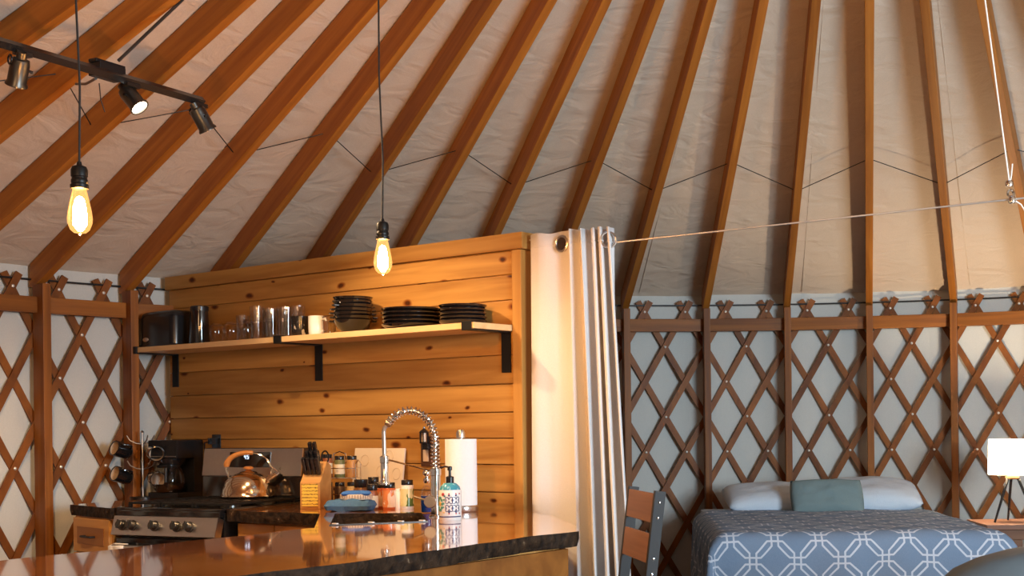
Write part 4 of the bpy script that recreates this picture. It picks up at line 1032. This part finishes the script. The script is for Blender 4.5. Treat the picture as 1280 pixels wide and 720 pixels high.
# local: +y is forward (sitter faces), x across
zt_ = H - .24
lean = .125
def back_pt(x, z): return Vector((x, -lean * (z - .62) * 1.0, z))
for s in (-1, 1):
    bm = new()
    Q = [back_pt(s * .19, .0 + .62), back_pt(s * .19, zt_ + (.0))]
    t_ = (Q[1] - Q[0]); a_ = math.atan(lean)
    box(bm, -.011, .011, -.020, .020, 0, t_.length, Matrix.Translation(Q[0]) @ Matrix.Rotation(a_, 4, 'X')); up = obj('upright', bm, M['cord'], ch, False, .002)
    bm = new()
    for q in (.10, .155, .30, .355): 
        p = Q[1] - t_.normalized() * (q - .06); lathe(bm, [(0, -.003), (.005, -.003), (.004, .002), (0, .003)], 8, Matrix.Translation(p + Vector((s * .0115, 0, 0))) @ Matrix.Rotation(s * PI / 2, 4, 'Y'))
    obj('bolt', bm, M['chrome'], up)
    bm = new(); tube(bm, [(s * .19, 0, .66), (s * .20, -.09, 0)], .014, 6); obj('leg', bm, M['blackm'], ch)
    bm = new(); tube(bm, [(s * .15, .23, .62), (s * .165, .25, 0)], .014, 6); obj('leg', bm, M['blackm'], ch)
for z in (zt_ - .062, zt_ - .205):
    p = back_pt(0, z); bm = new(); box(bm, -.178, .178, .004, .020, -.052, .052, Matrix.Translation(p) @ Matrix.Rotation(math.atan(lean), 4, 'X')); obj('back_slat', bm, M['chairwood'], ch, False, .003)
bm = new(); box(bm, -.165, .165, -.02, .25, .62, .655); obj('seat', bm, M['chairwood'], ch, False, .008)
bm = new(); tube(bm, [(-.196, -.055, .25), (.196, -.055, .25), (.160, .242, .25), (-.160, .242, .25)], .010, 6, True); obj('foot_rail', bm, M['blackm'], ch)

# ------------------------------------------------------------------ bed
BX0, BX1, BY0, BY1, BZ = .40, 1.775, 5.98, 7.93, H - .52
bd = thing('bed', 'double bed under the blue quilt by the lattice wall', 'bed', ((BX0 + BX1) / 2, (BY0 + BY1) / 2, 0))
hw, hl = (BX1 - BX0) / 2, (BY1 - BY0) / 2
bm = new(); box(bm, -hw + .06, hw - .06, -hl + .08, hl, .16, .34); obj('frame', bm, M['darkwood'], bd, False, .006)
for sx_ in (-1, 1):
    for sy in (-1, 1):
        bm = new(); box(bm, sx_ * (hw - .12) - .03, sx_ * (hw - .12) + .03, sy * (hl - .14) - .03, sy * (hl - .14) + .03, 0, .16); obj('leg', bm, M['darkwood'], bd, False, .004)
bm = new(); box(bm, -hw + .05, hw - .05, -hl + .06, hl, .342, BZ - .03); obj('mattress', bm, M['pillow'], bd, True, .05)
bm = new(); box(bm, -hw + .045, hw - .045, hl - .62, hl - .01, BZ - .06, BZ - .012); obj('sheet', bm, M['pillow'], bd, True, .02)
QW, QL, DROP = hw - .06, 1.50, .56
def quilt_bm():
    bm = new(); RAD = .07
    U0 = QW + DROP; V0 = QL + DROP
    yh = hl - .42                      # head edge of the quilt (local y)
    def side(s):   # s = distance past the flat part -> outward, drop
        if s <= 0: return 0, 0
        if s < RAD * PI / 2: a = s / RAD; return RAD * math.sin(a), RAD * (1 - math.cos(a))
        return RAD, RAD + s - RAD * PI / 2
    def f(u, v):
        cu_ = (u - .5) * 2 * U0; cv = v * V0
        ox, dx = side(abs(cu_) - QW); oy, dy = side(cv - QL)
        sx_ = 1 if cu_ > 0 else -1
        x = sx_ * (min(abs(cu_), QW) + ox); y = yh - (min(cv, QL) + oy)
        dr = max(dx, dy) + .10 * min(dx, dy)
        if dx > .03 and dy > .03:
            k = min(dx, dy); x += sx_ * (.10 * k); y -= .10 * k
        x += sx_ * .05 * dx * (1 if dx > dy else .3); y -= .06 * dy
        dr = min(dr, BZ - .03 - .02)
        wv = .010 * noise.noise((cu_ * 3, cv * 3, .2)) + .004 * noise.noise((cu_ * 11, cv * 11, .9))
        if dy > .06: y += .016 * math.sin(cu_ * 17 + 2 * noise.noise((cu_ * 2, 0, 0))) * min(1, dy * 3) + wv
        if dx > .06: x += .014 * math.sin(cv * 15) * min(1, dx * 3)
        sagz = -.018 * (cu_ / QW) ** 2 if abs(cu_) < QW else -.018
        return Vector((x, y, BZ - dr + sagz * .6 + wv))
    sheet(bm, 92, 86, f, lambda u, v: ((u - .5) * 2 * U0, v * V0 + .084)); return bm
qo = obj('quilt', quilt_bm(), M['quilt'], None, True, 0, 180); qo.location = bd.location
s_ = qo.modifiers.new('thick', 'SOLIDIFY'); s_.thickness = .012; s_.offset = 1
tag(qo, 'blue-grey quilt with white interlocking octagon print spread over the bed', 'quilt')
def pillow(name, cx_, cy_, w_, d_, h_, z, rx, m, lab, rz=0):
    o = obj(name, puff(new(), w_, d_, h_, 2.6, 28, 20, wob=.012), m, None, True, 0, 180)
    o.location = (cx_, cy_, z); o.rotation_euler = (rx, 0, rz); tag(o, lab, 'pillow', 'pillows at the head of the bed'); return o
pillow('pillow', .865, 7.63, .59, .44, .15, BZ + .070, R3(12), M['pillow'], 'white pillow at left side of the bed head', R3(2))
pillow('pillow', 1.445, 7.66, .59, .44, .17, BZ + .080, R3(14), M['pillow'], 'white pillow at right side of the bed head', R3(-3))
pillow('throw_pillow', 1.135, 7.31, .42, .22, .12, BZ + .088, R3(62), M['sage'], 'sage-grey oblong throw pillow in front of the white pillows', R3(2))

# ------------------------------------------------------------------ nightstand and table lamp
NZ = H - .575
ns = thing('nightstand', 'wooden nightstand holding the tripod lamp right of the bed', 'nightstand', (2.22, 7.18, 0))
bm = new(); box(bm, -.265, .30, -.20, .22, NZ - .028, NZ); obj('top', bm, M['chairwood'], ns, False, .004)
bm = new(); box(bm, -.235, .27, -.175, .20, NZ - .085, NZ - .030); obj('apron', bm, M['darkwood'], ns, False, .003)
for x in (-.10, .25):
    for y in (-.15, .17): bm = new(); box(bm, x - .035, x + .035, y - .03, y + .03, 0, NZ - .086); obj('leg', bm, M['darkwood'], ns, False, .003)
bm = new(); box(bm, -.235, .27, -.16, .18, .16, .19); obj('lower_shelf', bm, M['darkwood'], ns, False, .003)
lp = at(1266, 650, 7.15); tlp = thing('table_lamp', 'lit white drum shade lamp on black tripod legs on nightstand', 'lamp', (lp.x, 7.15, NZ), 0)
zc_ = at(1266, 596, 7.15).z - NZ
for d_ in (205, 335, 85):
    c, s = math.cos(R3(d_)), math.sin(R3(d_))
    bm = new(); tube(bm, [(c * .028, s * .028, zc_), (c * .128, s * .128, .004)], [.009, .006], 8); obj('leg', bm, M['black'], tlp)
bm = new(); lathe(bm, [(0, zc_ - .012), (.036, zc_ - .012), (.040, zc_ - .004), (.036, zc_ + .004), (.014, zc_ + .008), (.012, zc_ + .04), (0, zc_ + .04)], 24); obj('collar', bm, M['brass'], tlp)
z0_ = at(1266, 593, 7.15).z - NZ; z1_ = at(1266, 549, 7.15).z - NZ
def shade_mat():
    m, tt, b, N, L = nt('lit_shade'); b.inputs['Base Color'].default_value = (.85, .82, .78, 1); b.inputs['Roughness'].default_value = 1
    tr_ = N.new('ShaderNodeBsdfTranslucent'); tr_.inputs[0].default_value = (.9, .84, .76, 1); mx = N.new('ShaderNodeMixShader'); mx.inputs[0].default_value = .3
    L.new(b.outputs[0], mx.inputs[1]); L.new(tr_.outputs[0], mx.inputs[2]); L.new(mx.outputs[0], N['Material Output'].inputs[0]); return m
bm = new(); lathe(bm, [(.132, z0_), (.126, z1_)], 48, cap=False); obj('shade', bm, shade_mat(), tlp, True)
bm = new(); lathe(bm, [(0, zc_ + .04), (.012, zc_ + .045), (.026, zc_ + .075), (.022, zc_ + .1), (0, zc_ + .108)], 18); obj('bulb', bm, emit('lamp_bulb', (1, .82, .6), 12), tlp)
lamp('table_lamp_light', 'POINT', (lp.x, 7.15, NZ + zc_ + .125), 60, (1, .76, .50), .03)

# ------------------------------------------------------------------ sofa corner at the lower right
sf = thing('sofa', 'dark slate leather sofa, rounded back corner at lower right', 'sofa', (1.83, 3.95, .02), R3(0))
def rounded(bm, w_, d_, h_, z, r=.08, M_=None):
    box(bm, -w_ / 2, w_ / 2, -d_ / 2, d_ / 2, z, z + h_, M_)
def lump(w_, d_, h_, p, M_):
    bm = new(); bmesh.ops.create_cube(bm, size=2); bmesh.ops.subdivide_edges(bm, edges=bm.edges[:], cuts=9, use_grid_fill=True)
    for v in bm.verts:
        n_ = (abs(v.co.x) ** p + abs(v.co.y) ** p + abs(v.co.z) ** p) ** (1 / p); v.co = v.co / n_
        v.co = Vector((v.co.x * w_ / 2, v.co.y * d_ / 2, v.co.z * h_ / 2)) + Vector((0, 0, .008 * noise.noise(v.co * 3)))
    bmesh.ops.transform(bm, matrix=M_, verts=bm.verts[:]); return bm
obj('back', lump(1.9, .32, .64, 3.4, T(0, -.10, .575)), M['slate'], sf)
obj('base', lump(1.86, .86, .30, 9, T(0, .28, .22)), M['slate'], sf)
for s in (-1, 1): obj('arm', lump(.24, .90, .46, 6, T(s * .83, .28, .40)), M['slate'], sf)
for s in (-1, 1): obj('seat_cushion', lump(.70, .62, .18, 5, T(s * .355, .36, .44)), M['slate'], sf)
for s in (-1, 1):
    for y in (-.10, .64): bm = new(); lathe(bm, [(.02, 0), (.028, .08)], 12, T(s * .82, y, 0)); obj('leg', bm, M['darkwood'], sf)
